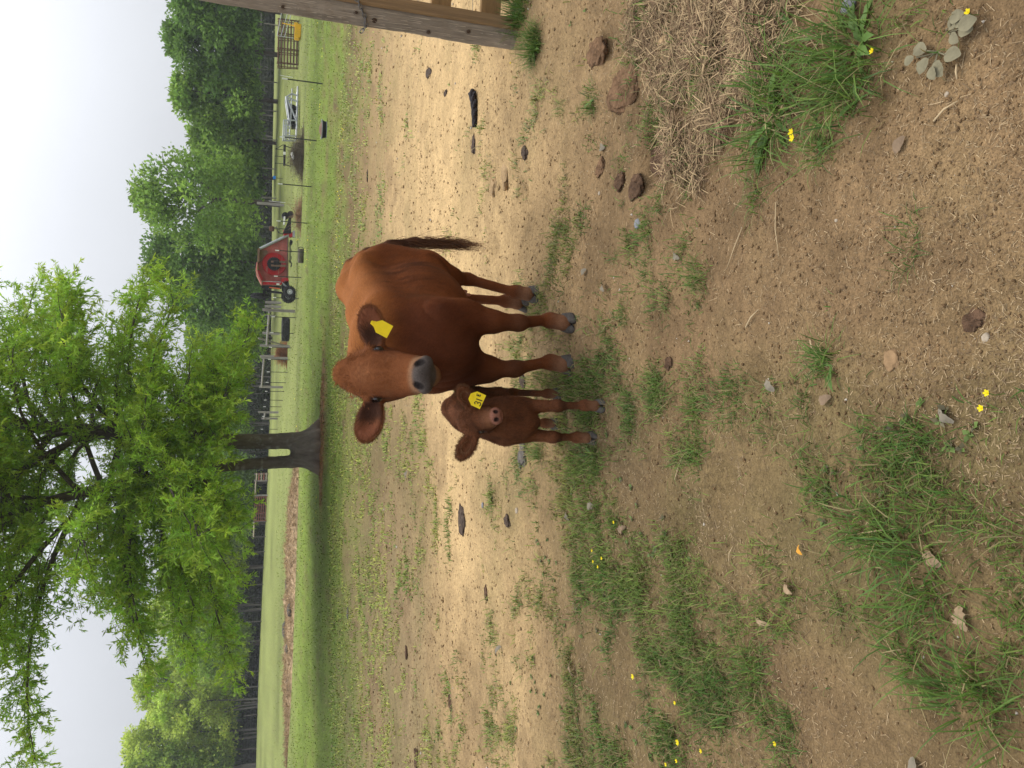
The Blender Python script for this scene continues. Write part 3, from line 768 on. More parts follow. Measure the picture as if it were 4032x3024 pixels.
CALF_C = Vector((-.165, 3.86, 0)); CALF_YAW = math.atan2(-.995, -.09)
def build_calf():
    T = Matrix.Translation(CALF_C) @ Matrix.Rotation(CALF_YAW, 4, 'Z'); Ti = T.inverted()
    L = lambda v: np.array(Ti @ Vector(v))
    root = empty('calf', CALF_C, CALF_YAW)
    tag(root, 'small dark brown calf standing beside the cow with a numbered yellow ear tag', 'calf', 'cow and calf')
    B = Body((-.50, -.28, -.02), (.60, .28, .85), 0.006)
    B.ell((0, 0, .475), (.29, .092, .135), .06)
    B.ell((.17, 0, .475), (.14, .086, .14), .06)
    B.ell((-.22, 0, .515), (.15, .088, .135), .06)
    B.cone((.18, 0, .59), (-.26, 0, .62), .045, .045, .05)
    B.cone((-.26, 0, .625), (-.335, 0, .625), .045, .035, .05)
    B.ell((.24, 0, .40), (.085, .070, .10), .05)
    for s_ in (-1, 1): B.cone((-.20, .06 * s_, .60), (-.24, .07 * s_, .57), .035, .04, .05)
    fl, fr_, hl, hr = L(ground(2366, 1598)), L(ground(2333, 1724)), L(ground(2212, 1552)), L(ground(2200, 1668))
    for s_, f in ((1, fl), (-1, fr_)):
        y0 = .068 * s_; kx, ky = .5 * f[0] + .5 * .20 + .012, .7 * f[1] + .3 * y0
        B.cone((.20, .065 * s_, .46), (.17, .07 * s_, .36), .058, .042, .05)
        B.cone((.17, y0, .37), (kx, ky, .22), .039, .026, .03)
        B.ell((kx + .006, ky, .215), (.028, .028, .036), .02)
        B.cone((kx, ky, .21), (f[0] - .018, f[1], .09), .020, .0175, .02)
        B.ell((f[0] - .016, f[1], .078), (.026, .028, .028), .02)
        B.cone((f[0] - .014, f[1], .075), (f[0], f[1], .032), .023, .028, .015)
    for s_, f in ((1, hl), (-1, hr)):
        hx, hy = f[0] - .085, .7 * f[1] + .3 * .075 * s_
        B.cone((-.21, .055 * s_, .53), (-.15, .075 * s_, .38), .072, .050, .05)
        B.cone((-.16, .075 * s_, .39), (hx, hy, .275), .042, .024, .04)
        B.ell((hx - .008, hy, .265), (.026, .021, .034), .02)
        B.cone((hx, hy, .26), (f[0] - .018, f[1], .09), .020, .0175, .02)
        B.ell((f[0] - .017, f[1], .078), (.026, .027, .027), .02)
        B.cone((f[0] - .015, f[1], .075), (f[0], f[1], .032), .023, .028, .015)
    tp = [(-.33, 0, .63), (-.37, .01, .60), (-.385, .015, .52), (-.38, .015, .42), (-.375, .015, .33)]
    for a, b, ra, rb in zip(tp[:-1], tp[1:], (.026, .022, .017, .014), (.022, .017, .014, .012)): B.cone(a, b, ra, rb, .02)
    O = L(at(1822, 1660, 3.57)); E = L(at(1940, 1637, 3.395))
    side = L(at(1878, 1593, 3.49)) - L(at(1879, 1708, 3.485))
    H, M = head_frame(O, E - O, side)
    if (M[:, 2] @ np.array([0, 0, 1.0])) < 0:
        M[:, 2] *= -1; H = lambda a, b, c, M=M: np.array(O) + M @ np.array([a, b, c], float)
    D = np.linalg.norm(E - O); k = D / 0.235
    h = lambda a, b, c: H(a * k, b * k, c * k)
    B.cone((.18, 0, .53), h(.03, 0, -.085), .088, .066, .05)
    B.cone((.22, 0, .44), h(.08, 0, -.11), .075, .05, .05)
    B.ell(h(.045, 0, -.045), np.array((.085, .074, .070)) * k, .03, M)
    B.ell(h(-.005, 0, -.02), np.array((.042, .048, .034)) * k, .03, M)
    B.ell(h(.10, 0, -.050), np.array((.07, .064, .056)) * k, .03, M)
    B.cone(h(.12, 0, -.042), h(.205, 0, -.036), .046 * k, .036 * k, .03)
    for s_ in (-1, 1):
        B.cone(h(.09, .030 * s_, -.085), h(.20, .015 * s_, -.065), .038 * k, .026 * k, .03)
        B.ell(h(.085, .055 * s_, -.028), np.array((.026, .016, .018)) * k, .02, M)
    B.ell(h(.218, 0, -.040), np.array((.030, .043, .038)) * k, .022, M)
    for s_ in (-1, 1):
        B.ell(h(.240, .021 * s_, -.022), np.array((.014, .0095, .010)) * k, .007, M, sub=True)
        B.ell(h(.098, .066 * s_, -.036), np.array((.016, .009, .012)) * k, .008, M, sub=True)
        B.cone(h(.247, 0, -.058), h(.215, .05 * s_, -.062), .004, .004, .007, sub=True)
    ears = []
    for s_, tipx in ((1, L(at(1806, 1522, 3.53))), (-1, L(at(1806, 1806, 3.55)))):
        base = h(.045, .062 * s_, -.050); ax = unit(tipx - base); ln = np.linalg.norm(tipx - base) / 2
        cam_l = L((0, 0, CAM_H)); fn = unit(cam_l - base); fn = unit(fn - ax * (fn @ ax)); dn = np.cross(fn, ax)
        Me = np.stack([ax, dn, fn], 1); mid = base + ax * ln * 1.1
        B.ell(mid, (ln * .92, .040, .016), .014, Me); B.cone(base, base + ax * ln * .55, .025, .026, .02)
        B.ell(mid + fn * .016 - ax * ln * .04, (ln * .78, .028, .016), .010, Me, sub=True)
        ears.append((base, ax, dn, fn, ln, mid, s_))
    V, Q = B.mesh(); V = relax(V, Q, 3, .5); N = vnormals(V, Q)
    C = np.repeat(np.array([[.125, .046, .020]]), len(V), 0)
    n1 = fbm(V[:, 0] + 2 * V[:, 1], V[:, 2] + V[:, 1], .12, 3); n2 = fbm(V[:, 0] * 2 + V[:, 1], V[:, 2] + V[:, 0], .03, 8)
    C *= (1 + .45 * n1 + .4 * n2)[:, None]
    hd = (V - np.array(O)) @ M / k; s, l, u = hd[:, 0], hd[:, 1], hd[:, 2]
    onh = (V[:, 0] > .22) & (V[:, 2] > .5)
    blend(C, (.165, .070, .034), onh * smooth(.10, .17, s) * .8)
    blend(C, (.24, .105, .072), onh * smooth(.208, .226, s) * smooth(-.085, -.06, u))
    for s_ in (-1, 1):
        q = np.sqrt(((s - .238) / .016) ** 2 + ((l - .021 * s_) / .014) ** 2 + ((u + .022) / .016) ** 2); blend(C, (.03, .015, .012), onh * smooth(1.1, .75, q))
        q = np.sqrt(((s - .098) / .02) ** 2 + ((l - .064 * s_) / .018) ** 2 + ((u + .036) / .02) ** 2); blend(C, (.022, .012, .009), onh * smooth(1.6, .9, q))
    blend(C, (.20, .10, .055), smooth(.10, .05, V[:, 2]) * .7)
    blend(C, (.075, .032, .018), np.exp(-((V[:, 2] - .19) / .03) ** 2) * .6)
    np_mesh('body', V, Q, skin_m, root, cols=np.clip(C, .005, 1), smooth_=True)
    hs, hu = M[:, 0], M[:, 2]
    def flow(p, n):
        f = np.tile(np.array([-.6, 0, -.75]), (len(p), 1)); f[p[:, 2] < .38] = (0, 0, -1)
        q = (p - np.array(O)) @ M / k; hd_ = (p[:, 0] > .22) & (p[:, 2] > .5) & (q[:, 2] > -.1)
        wv = (q - np.array([.07, 0, 0])) @ M.T + .03 * hs
        f[hd_] = wv[hd_] * 8
        for (base, ax, dn, fn, ln, mid, s_) in ears:
            e = p - mid; inn = (np.abs(e @ ax) < ln * 1.1) & (np.abs(e @ dn) < .05) & (np.abs(e @ fn) < .03); f[inn] = ax
        return f + .9 * np.stack([fbm(p[:, 0], p[:, 2], .05, 5, 2), fbm(p[:, 1], p[:, 2], .05, 6, 2), fbm(p[:, 0], p[:, 2], .05, 7, 2)], 1) * 2
    def length(p):
        q = (p - np.array(O)) @ M / k
        lf = np.full(len(p), .016); lf[(q[:, 0] > .14) & (p[:, 0] > .25) & (p[:, 2] > .5)] = .007; lf[p[:, 2] < .3] = .010; return lf
    def keep(p):
        q = (p - np.array(O)) @ M / k
        nos = (q[:, 0] > .21) & (q[:, 2] > -.075) & (p[:, 0] > .25)
        eye = (np.abs(q[:, 0] - .098) < .018) & (np.abs(q[:, 1]) > .05) & (np.abs(q[:, 2] + .036) < .018) & (p[:, 0] > .2)
        return ~nos & ~eye & (p[:, 2] > .04)
    VV, F, CC, NN = fur(V, Q, N, flow, length, .0034, 60000, C, keep=keep, lift=.3, var=.35)
    o = np_mesh('coat_hair', VV, F, fur_m, root, cols=np.clip(CC, .004, 1), smooth_=True, normals=NN); o['kind'] = 'stuff'
    ev, ec = [], []
    for (base, ax, dn, fn, ln, mid, s_) in ears:
        for i in range(1100):
            th = rnd.uniform(-2.6, 2.6); a, b_ = math.cos(th) * .97, math.sin(th) * .95; p = mid + ax * a * ln * .92 + dn * b_ * .039 + fn * rnd.uniform(-.006, .008)
            d = unit(ax * a * .9 + dn * b_ + fn * rnd.uniform(-.2, .5)); le = rnd.uniform(.006, .02); col = (.14, .065, .032)
            if rnd.random() < .4: p = p - ax * a * ln * .5 - dn * b_ * .02; col = (.20, .10, .05); d = unit(ax + .4 * dn * b_ + .4 * fn)
            w = np.cross(d, fn) * .001; f_ = rnd.uniform(.6, 1.4)
            ev += [p - w, p + w, p + d * le]; ec += [np.array(col) * f_] * 3
    o = np_mesh('ear_hair', ev, np.arange(len(ev)).reshape(-1, 3), fur_m, root, cols=np.clip(ec, .004, 1)); o['kind'] = 'stuff'
    tv, tc_ = [], []
    for i in range(1500):
        a = rnd.uniform(-.03, .080); b_ = rnd.gauss(0, .030)
        p = h(a, b_, .020 - 3.6 * (a - .03) ** 2 - (.0 if a > .0 else .012) - 5.5 * b_ * b_)
        d = unit(hs * rnd.uniform(-.6, 1.0) + M[:, 1] * (rnd.uniform(-1, 1) + 5 * b_) + hu * rnd.uniform(-.05, .3)); le = rnd.uniform(.008, .022)
        cv = unit(np.cross(d, hu)) * rnd.uniform(-.7, .7); w = unit(np.cross(d, hu + .3 * hs)) * .0010
        m1 = p + d * le * .55; m2 = m1 + unit(d + cv) * le * .5; c_ = np.array((.15, .058, .026)) * rnd.uniform(.5, 1.35)
        tv += [p + w, p - w, m1 - w * .8, m1 - w * .8, m1 + w * .8, p + w, m1 + w * .8, m1 - w * .8, m2]; tc_ += [c_] * 9
    o = np_mesh('forelock', tv, np.arange(len(tv)).reshape(-1, 3), fur_m, root, cols=np.clip(tc_, .004, 1)); o['kind'] = 'stuff'
    sv = []
    for i in range(160):
        p = np.array([-.375 + rnd.gauss(0, .006), .015 + rnd.gauss(0, .006), rnd.uniform(.28, .36)]); d = np.array([rnd.gauss(0, .1), rnd.gauss(0, .1), -1]); w = np.array([0, .0012, 0])
        sv += [p - w, p + w, p + d * rnd.uniform(.05, .11)]
    o = np_mesh('tail_switch', sv, np.arange(len(sv)).reshape(-1, 3), fur_m, root, cols=np.tile((.08, .035, .02), (len(sv), 1))); o['kind'] = 'stuff'
    for s_ in (-1, 1):
        e = MB(); c_ = h(.098, .0605 * s_, -.033); r_ = .0165 * k
        e.lathe([(r_ * math.sin(a), r_ * math.cos(a)) for a in np.linspace(.01, math.pi - .01, 9)], 'z', 14, c_); e.build('eye', eye_m, root, smooth_=True)
    for f, a in ((fl, (.0, -1)), (fr_, (-.25, -1)), (hl, (.0, -1)), (hr, (-.1, -1))):
        make_hoof(root, (f[0] - .002, f[1], f[2] - .004), L(CALF_C + Vector((a[0], a[1], 0))), .040)
    P0 = L(at(1849, 1560, 3.475)); P1 = L(at(1900, 1583, 3.46)); rt = L(at(1880, 1545, 3.465)) - L(at(1880, 1600, 3.465))
    dn = P1 - P0; rt = rt - unit(dn) * (rt @ unit(dn)); nn = unit(np.cross(dn, rt)); nn = nn if nn @ (L((0, 0, CAM_H)) - P0) > 0 else -nn
    txt = [[(-.33, .56), (-.24, .48), (-.13, .54), (-.15, .64), (-.24, .69), (-.13, .74), (-.11, .86), (-.22, .93), (-.34, .88)],
           [(.02, .48), (.06, .92)], [(.36, .40), (.24, .42), (.28, .66), (.40, .64)], [(.26, .54), (.36, .525)]]
    ear_tag(root, P0, rt, dn, nn, .070, .068, text=txt, neck=False)
    return root
build_calf()
# ------------------------------------------------------------------ trees
leaf_m = mat('oak_leaf', vcol='Col', rough=0.55, spec=0.2, trans=0.5)
leaf2_m = mat('far_leaf', vcol='Col', rough=0.65, spec=0.12, trans=0.42)
bark_m = mat('bark', (.105, .088, .072), rough=0.95, noise=[(5, .6, 1.4, 5), (30, .75, 1.25, 4)], stretch=(1, 1, .35), bump=[(18, .8, .03), (60, .5, .01)])
bark2_m = mat('grey_bark', (.16, .148, .13), rough=0.95, noise=[(3, .6, 1.4, 4)], stretch=(1, 1, .3), bump=(10, .6, .03))

def polyline_tubes(paths, n=4):
    """paths: list of (points (k,3), radii (k,)) -> one vertex and quad array"""
    Vs, Fs, o = [], [], 0
    for P, R in paths:
        P = np.asarray(P, float); k = len(P)
        d = np.gradient(P, axis=0); d = unit_rows(d)
        ref = np.where(np.abs(d[:, 2:3]) > .9, [[1., 0, 0]], [[0, 0, 1.]])
        a = unit_rows(np.cross(d, ref)); b = np.cross(d, a)
        th = np.arange(n) * 2 * math.pi / n
        ring = P[:, None] + (a[:, None] * np.cos(th)[None, :, None] + b[:, None] * np.sin(th)[None, :, None]) * np.asarray(R)[:, None, None]
        Vs.append(ring.reshape(-1, 3))
        i = np.arange(k - 1)[:, None] * n; j = np.arange(n)[None]; j2 = (j + 1) % n
        Fs.append(np.stack([i + j, i + j2, i + n + j2, i + n + j], -1).reshape(-1, 4) + o); o += k * n
    return np.concatenate(Vs), np.concatenate(Fs)

def leaves(P, D, length, width, rng, cols, upw=.8):
    """rhombus leaves from base points P along D"""
    n = len(P); D = unit_rows(D)
    up = np.array([0, 0, 1.]) * upw + rng.normal(0, .55, (n, 3))
    W = unit_rows(np.cross(D, up)) * (width * rng.uniform(.7, 1.3, n))[:, None] / 2
    L = (length * rng.uniform(.65, 1.3, n))[:, None]
    nrm = unit_rows(np.cross(W, D))
    mid = P + D * L * .45 + nrm * L * .05
    V = np.stack([P, mid + W, P + D * L, mid - W], 1).reshape(-1, 3)
    return V, np.arange(4 * n).reshape(-1, 4), np.repeat(cols, 4, 0)

def build_oak():
    rng = np.random.default_rng(5)
    base = ground(1258, 1772)
    root = empty('oak_tree', base)
    tag(root, 'large bright green oak with two trunks growing from one flared base', 'tree')
    # trunk with flared foot, two stems
    B = Body((-1.3, -1.1, -.25), (1.2, 1.1, 3.6), .05)
    sR = np.array([[.26, 0, -.1], [.27, 0, .8], [.26, 0, 1.7], [.27, .02, 2.6], [.30, .05, 3.5]])
    sL = np.array([[-.22, 0, .2], [-.34, 0, .8], [-.37, -.02, 1.5], [-.43, -.05, 2.4], [-.50, -.1, 3.5]])
    for S, r0 in ((sR, (.30, .228, .212, .204, .198)), (sL, (.23, .178, .164, .154, .148))):
        for i in range(4): B.cone(S[i], S[i + 1], r0[i], r0[i + 1], .045)
    B.cone((0, 0, -.2), (0.02, 0, .22), .47, .33, .12)
    for a, l_ in ((0.1, .95), (.9, .7), (2.3, .7), (3.0, .75), (3.9, .8), (5.0, .85), (5.7, .8)):
        B.cone((l_ * math.cos(a), l_ * math.sin(a) * .8, -.12), (.15 * math.cos(a), .15 * math.sin(a), .5), .10, .24, .16)
    V, Q = B.mesh(); V = relax(V, Q, 1)
    th = np.arctan2(V[:, 1], V[:, 0]); N = vnormals(V, Q)
    V = V + N * (.018 * np.sin(th * 19 + 3 * fbm(V[:, 0], V[:, 2], .6, 3)) + .02 * fbm(V[:, 0] + V[:, 1], V[:, 2], .25, 5))[:, None]
    C = np.repeat(np.array([[.155, .132, .108]]), len(V), 0) * (1 + .35 * fbm(V[:, 0] * 3, V[:, 2] * .5, .5, 7))[:, None]
    spot = smooth(.22, .40, fbm(V[:, 0] * 2 + V[:, 1], V[:, 2] * 3.5, .30, 17, 3)) * smooth(.5, 1.2, V[:, 2])
    blend(C, (.26, .25, .225), spot * .8)                                  # pale lichen flecks
    blend(C, (.16, .085, .045), smooth(.25, 0, V[:, 2]) * .4)
    tb = mat('oak_bark', vcol='Col', rough=.95, spec=.15, noise=[(9, .7, 1.3, 5)], stretch=(1, 1, .3), bump=[(20, .8, .03)])
    np_mesh('trunk', V, Q, tb, root, cols=np.clip(C, .01, 1), smooth_=True)
    # limbs
    limbs, twigs = [], []
    stems = []
    for S, top, r0 in ((sR, np.array([.9, .6, 12.4]), .235), (sL, np.array([-2.4, -.6, 11.2]), .17)):
        p0 = S[-1]; k = 14; t = np.linspace(0, 1, k)
        P = p0 + (top - p0) * t[:, None] + np.stack([.25 * np.sin(3 * t + 1), .25 * np.cos(4 * t), 0 * t], 1) * t[:, None]
        stems.append(P); limbs.append((P, r0 * (1 - t) ** .8 + .025))
    LP, LD, LC = [], [], []
    nl = 92
    for i in range(nl):
        S = stems[0] if i % 5 < 3 else stems[1]
        h = 2.5 + 9.6 * ((i + .5) / nl) ** 1.1
        q = np.clip((h - S[0, 2]) / (S[-1, 2] - S[0, 2]), 0, 1) * (len(S) - 1); j = min(int(q), len(S) - 2); p0 = S[j] + (S[j + 1] - S[j]) * (q - j)
        if h < S[0, 2]: p0 = (sR if i % 5 < 3 else sL)[3] * np.array([1, 1, 0]) + np.array([0, 0, h])
        az = i * 2.399963 + rng.normal(0, .25)
        u = (h - 2.5) / 9.6
        L = (6.6 * math.sqrt(max(1 - (max(u - .28, 0) / .78) ** 2, .03)) * (.84 + .16 * min(u / .2, 1))) * rng.uniform(.78, 1.12)
        if math.cos(az) < -.3: L *= .86 + .46 * min(u / .6, 1)
        if math.cos(az) > .15: L *= .60 + .30 * min(u / .35, 1)
        el = math.radians(8 + 42 * u) + rng.normal(0, .10)
        d = np.array([math.cos(az) * math.cos(el), math.sin(az) * math.cos(el), math.sin(el)])
        k = 9; t = np.linspace(0, 1, k)
        side = np.array([-math.sin(az), math.cos(az), 0])
        P = p0 + d * (L * t)[:, None] + np.array([0, 0, -1]) * ((.30 - .1 * u) * L * t ** 2.2)[:, None] + side * (.12 * L * np.sin(2.2 * t + rng.uniform(0, 6)))[:, None] * t[:, None]
        P[:, 2] = np.maximum(P[:, 2], 2.15 + .95 * np.exp(-(P[:, 0] + .1) ** 2 / 2.5) + .25 * np.sin(az * 3) + .5 * (1 - t) + .10 * np.maximum(-P[:, 0] - 4, 0))
        r0 = .020 + .008 * L
        limbs.append((P, r0 * (1 - t) + .010))
        ns = int(8 + L * 2.0)
        for b in range(ns):
            tb_ = .16 + .84 * (b + rng.uniform(0, 1)) / ns; q = tb_ * (k - 1); j = min(int(q), k - 2); pb = P[j] + (P[j + 1] - P[j]) * (q - j)
            ld = unit(P[j + 1] - P[j]); sg = 1 if b % 2 else -1
            bd = unit(ld * .75 + side * sg * rng.uniform(.4, 1.1) + np.array([0, 0, rng.uniform(-.35, .55)]))
            bl = (.30 * L * (1.15 - tb_) + .55) * rng.uniform(.7, 1.2)
            kk = 5; tt = np.linspace(0, 1, kk)
            PB = pb + bd * (bl * tt)[:, None] + np.array([0, 0, -.16 * bl]) * (tt ** 2)[:, None]
            PB[:, 2] = np.maximum(PB[:, 2], 1.85 + .7 * np.exp(-(PB[:, 0] + .1) ** 2 / 2.5) + .10 * np.maximum(-PB[:, 0] - 4, 0))
            twigs.append((PB, .012 * (1 - tt) + .003))
            nt = int(6 + bl * 5.4)
            for w in range(nt):
                tw = .12 + .88 * (w + rng.uniform(0, 1)) / nt; q = tw * (kk - 1); jj = min(int(q), kk - 2); pw = PB[jj] + (PB[jj + 1] - PB[jj]) * (q - jj)
                wd = unit(bd * .7 + rng.normal(0, .6, 3) + np.array([0, 0, rng.uniform(-.30, .35)])); wl = rng.uniform(.28, .60)
                if w % 3 == 0: twigs.append((np.stack([pw, pw + wd * wl]), (.004, .002)))
                n = 18; tt2 = rng.uniform(.1, 1, n)
                pp = pw + wd * (wl * tt2)[:, None]
                dd = wd * rng.uniform(.3, 1.1, (n, 1)) + rng.normal(0, .55, (n, 3)) + np.array([0, 0, -.18])
                LP.append(pp); LD.append(dd)
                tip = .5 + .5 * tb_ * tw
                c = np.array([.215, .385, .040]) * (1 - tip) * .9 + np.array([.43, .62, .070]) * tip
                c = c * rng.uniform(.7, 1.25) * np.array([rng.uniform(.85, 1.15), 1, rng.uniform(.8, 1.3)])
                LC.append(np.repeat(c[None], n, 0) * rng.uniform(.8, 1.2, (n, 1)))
    LP, LD, LC = np.concatenate(LP), np.concatenate(LD), np.concatenate(LC)
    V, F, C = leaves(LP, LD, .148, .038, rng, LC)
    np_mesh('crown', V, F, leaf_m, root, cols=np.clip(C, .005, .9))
    V, F = polyline_tubes(limbs, 7); np_mesh('limbs', V, F, bark_m, root, smooth_=True)
    V, F = polyline_tubes(twigs, 3); np_mesh('twigs', V, F, bark_m, root, smooth_=True)['kind'] = 'stuff'
    print('oak leaves', len(LP))
build_oak()

def crown_mesh(seed, w, hgt, low, n_lobes, per, size, col, col2, droop=0.0):
    """a crown of uneven lobes made of leaf sprays; origin at the ground"""
    rng = np.random.default_rng(seed); Ps, Ds, Cs = [], [], []
    for i in range(n_lobes):
        t = (i + rng.uniform(0, 1)) / n_lobes
        z = low + (hgt - low) * (t ** .85) ; q = (z - low) / (hgt - low)
        rad = w * (math.sin(math.pi * min(.10 + .86 * q, 1.0)) ** .55) * rng.uniform(.55, 1.05)
        a = rng.uniform(0, 2 * math.pi); rr = rad * math.sqrt(rng.uniform(.15, 1)) * .82
        c = np.array([rr * math.cos(a), rr * math.sin(a), z]); s = (.16 * w + .28) * rng.uniform(.6, 1.45) * (1.1 - .35 * q)
        d = rng.normal(0, 1, (per, 3)); d = unit_rows(d); d[:, 2] = d[:, 2] * .8 + .12
        rad2 = s * rng.uniform(.45, 1.08, per) ** .6 * (1 + .25 * np.sin(5 * d[:, 0] + 4 * d[:, 1] + i))
        P = c + d * rad2[:, None] * np.array([1, 1, .8])
        Ps.append(P); Ds.append(d * .8 + rng.normal(0, .7, (per, 3)) + np.array([0, 0, -droop]))
        m = rng.uniform(0, 1); cc = np.array(col) * (1 - m) + np.array(col2) * m
        cc = cc * rng.uniform(.62, 1.38); Cs.append(np.repeat(cc[None], per, 0) * rng.uniform(.72, 1.3, (per, 1)))
    P, D, C = np.concatenate(Ps), np.concatenate(Ds), np.concatenate(Cs)
    zt = np.percentile(P[:, 2], 99.6); P[:, 2] = low + (P[:, 2] - low) * (hgt - low) / (zt - low)
    P[:, 2] = np.maximum(P[:, 2], low * .6)
    return leaves(P, D, size, size * .55, rng, C, .5)

def far_tree(x, y, w, hgt, low, seed, col, col2, label, group, name='broadleaf_tree', stems=1, lobes=60, per=330, size=.36, pale=False, lean=0.0):
    z = float(macro_z(x, y)); root = empty(name, (x, y, z - .05), 0)
    tag(root, label, 'tree', group)
    rng = np.random.default_rng(seed + 100); lobes, per = int(lobes * 1.9), int(per * .30)
    V, F, C = crown_mesh(seed, w, hgt, low, lobes, per, size, col, col2)
    np_mesh('crown', V, F, leaf2_m, root, cols=np.clip(C, .004, .9))
    for s_ in range(stems):
        a = rng.uniform(0, 6.28); bx, by = (0, 0) if stems == 1 else (.5 * math.cos(a), .5 * math.sin(a))
        P = np.array([[bx, by, -.1], [bx * 1.2 + lean * .3, by, hgt * .22], [bx * 2 + lean, by * 1.5, hgt * .5], [bx * 3 + lean * 1.5, by * 2, hgt * .85]])
        r = (.019 if stems == 1 else .008) * hgt
        paths = [(P, (r * 1.25, r, r * .65, r * .15))]
        for b in range(7):
            t = rng.uniform(.25, .8); p0 = P[1] + (P[3] - P[1]) * t; az = rng.uniform(0, 6.28); l_ = w * rng.uniform(.5, .95)
            paths.append((np.array([p0, p0 + np.array([math.cos(az) * l_ * .5, math.sin(az) * l_ * .5, l_ * .45]), np.array([p0[0] + math.cos(az) * l_ * .8, p0[1] + math.sin(az) * l_ * .8, min(p0[2] + l_ * .6, hgt * .84)])]), (r * .4, r * .25, r * .08)))
        V, F = polyline_tubes(paths, 6); np_mesh('trunk', V, F, bark2_m if pale else bark_m, root, smooth_=True)
    return root

DK, MD, LT, YL = (.110, .205, .045), (.185, .32, .062), (.28, .42, .075), (.38, .49, .10)
def X_at(py, Y): return at(1050, py, Y).x
# right-hand group, beyond the parked machinery
for (py, Y, w, h_, low, seed, c1, c2, lab, kw) in [
    (40, 66, 4.4, 8.5, 1.9, 1, DK, MD, 'tall dark green tree standing behind the rusty cattle panels', dict(lobes=70)),
    (210, 70, 4.6, 9.0, 2.0, 2, DK, MD, 'broad dark tree between the panels and the grey cattle equipment', dict(lobes=75)),
    (395, 72, 4.2, 8.6, 1.7, 3, MD, LT, 'mid green tree with a dark trunk behind the grey cattle equipment', dict(lobes=64)),
    (560, 74, 3.6, 7.3, 1.4, 4, MD, LT, 'lower round tree just past the grey cattle equipment', dict(lobes=54)),
    (700, 78, 3.8, 7.0, 1.2, 5, MD, DK, 'dark green bushy tree behind the brush pile', dict(lobes=54)),
    (800, 66, 5.6, 10.9, 2.0, 6, MD, LT, 'tall airy tree above the red mower with sky showing through', dict(lobes=62, per=260)),
    (1040, 72, 4.6, 10.6, 1.1, 7, DK, MD, 'dense dark tree directly behind the red mower', dict(lobes=74)),
    (1190, 76, 4.0, 9.0, 1.0, 8, DK, MD, 'dark tree between the red mower and the big oak', dict(lobes=60)),
    (1330, 84, 4.0, 8.2, .9, 9, MD, LT, 'tree seen past the big black tyre under the oak', dict(lobes=50)),
    (1500, 92, 4.2, 8.6, 2.6, 10, MD, LT, 'thin tree with bare lower trunks behind the long wire fence', dict(lobes=40, stems=3, pale=True)),
    (1680, 92, 4.4, 8.6, 2.4, 11, MD, LT, 'tree with pale bare stems just right of the oak trunk', dict(lobes=40, stems=3, pale=True))]:
    far_tree(X_at(py, Y), Y, w, h_, low, seed, c1, c2, lab, 'trees beyond the pasture fence', **kw)
# the wood along the far left edge of the hay field
for (py, Y, w, h_, low, seed, c1, c2, lab, kw) in [
    (1900, 94, 4.2, 9.0, 1.4, 12, MD, DK, 'dark tree behind the far red gate', dict()),
    (2060, 95, 4.4, 9.5, 1.6, 13, MD, LT, 'tree at the wood edge just left of the far red gate', dict()),
    (2230, 96, 4.6, 11.0, 2.2, 14, MD, YL, 'wood edge tree half hidden by the drooping oak boughs', dict()),
    (2390, 95, 4.4, 12.0, 3.4, 15, LT, YL, 'pale tree with two slim white leaning stems', dict(stems=3, pale=True)),
    (2530, 92, 4.6, 9.4, 1.1, 16, LT, MD, 'bright green bushy tree reaching almost to the field edge', dict(lobes=84)),
    (2660, 98, 4.8, 13.6, 3.6, 17, LT, YL, 'yellow green tree rising behind the bright bushy one', dict(pale=True)),
    (2760, 93, 4.2, 11.4, 2.6, 18, YL, LT, 'loose yellow green tree with grey stems below', dict(stems=3, pale=True, lobes=44)),
    (2880, 96, 5.0, 14.2, 2.6, 19, LT, YL, 'tallest rounded yellow green tree of the wood edge', dict(stems=2, pale=True, lobes=84)),
    (3010, 94, 4.8, 14.2, 3.0, 20, LT, MD, 'tall green tree at the edge of the view with slim bent stems', dict(stems=3, pale=True, lobes=80)),
    (3150, 96, 5.0, 13.8, 2.4, 21, MD, LT, 'tall green tree beyond the last one of the wood edge', dict(lobes=70))]:
    far_tree(X_at(py, Y), Y, w, h_, low, seed, np.array(c1) * (1.35, 1.22, 1.2), np.array(c2) * (1.35, 1.22, 1.2), lab, 'trees along the far wood edge', **kw)

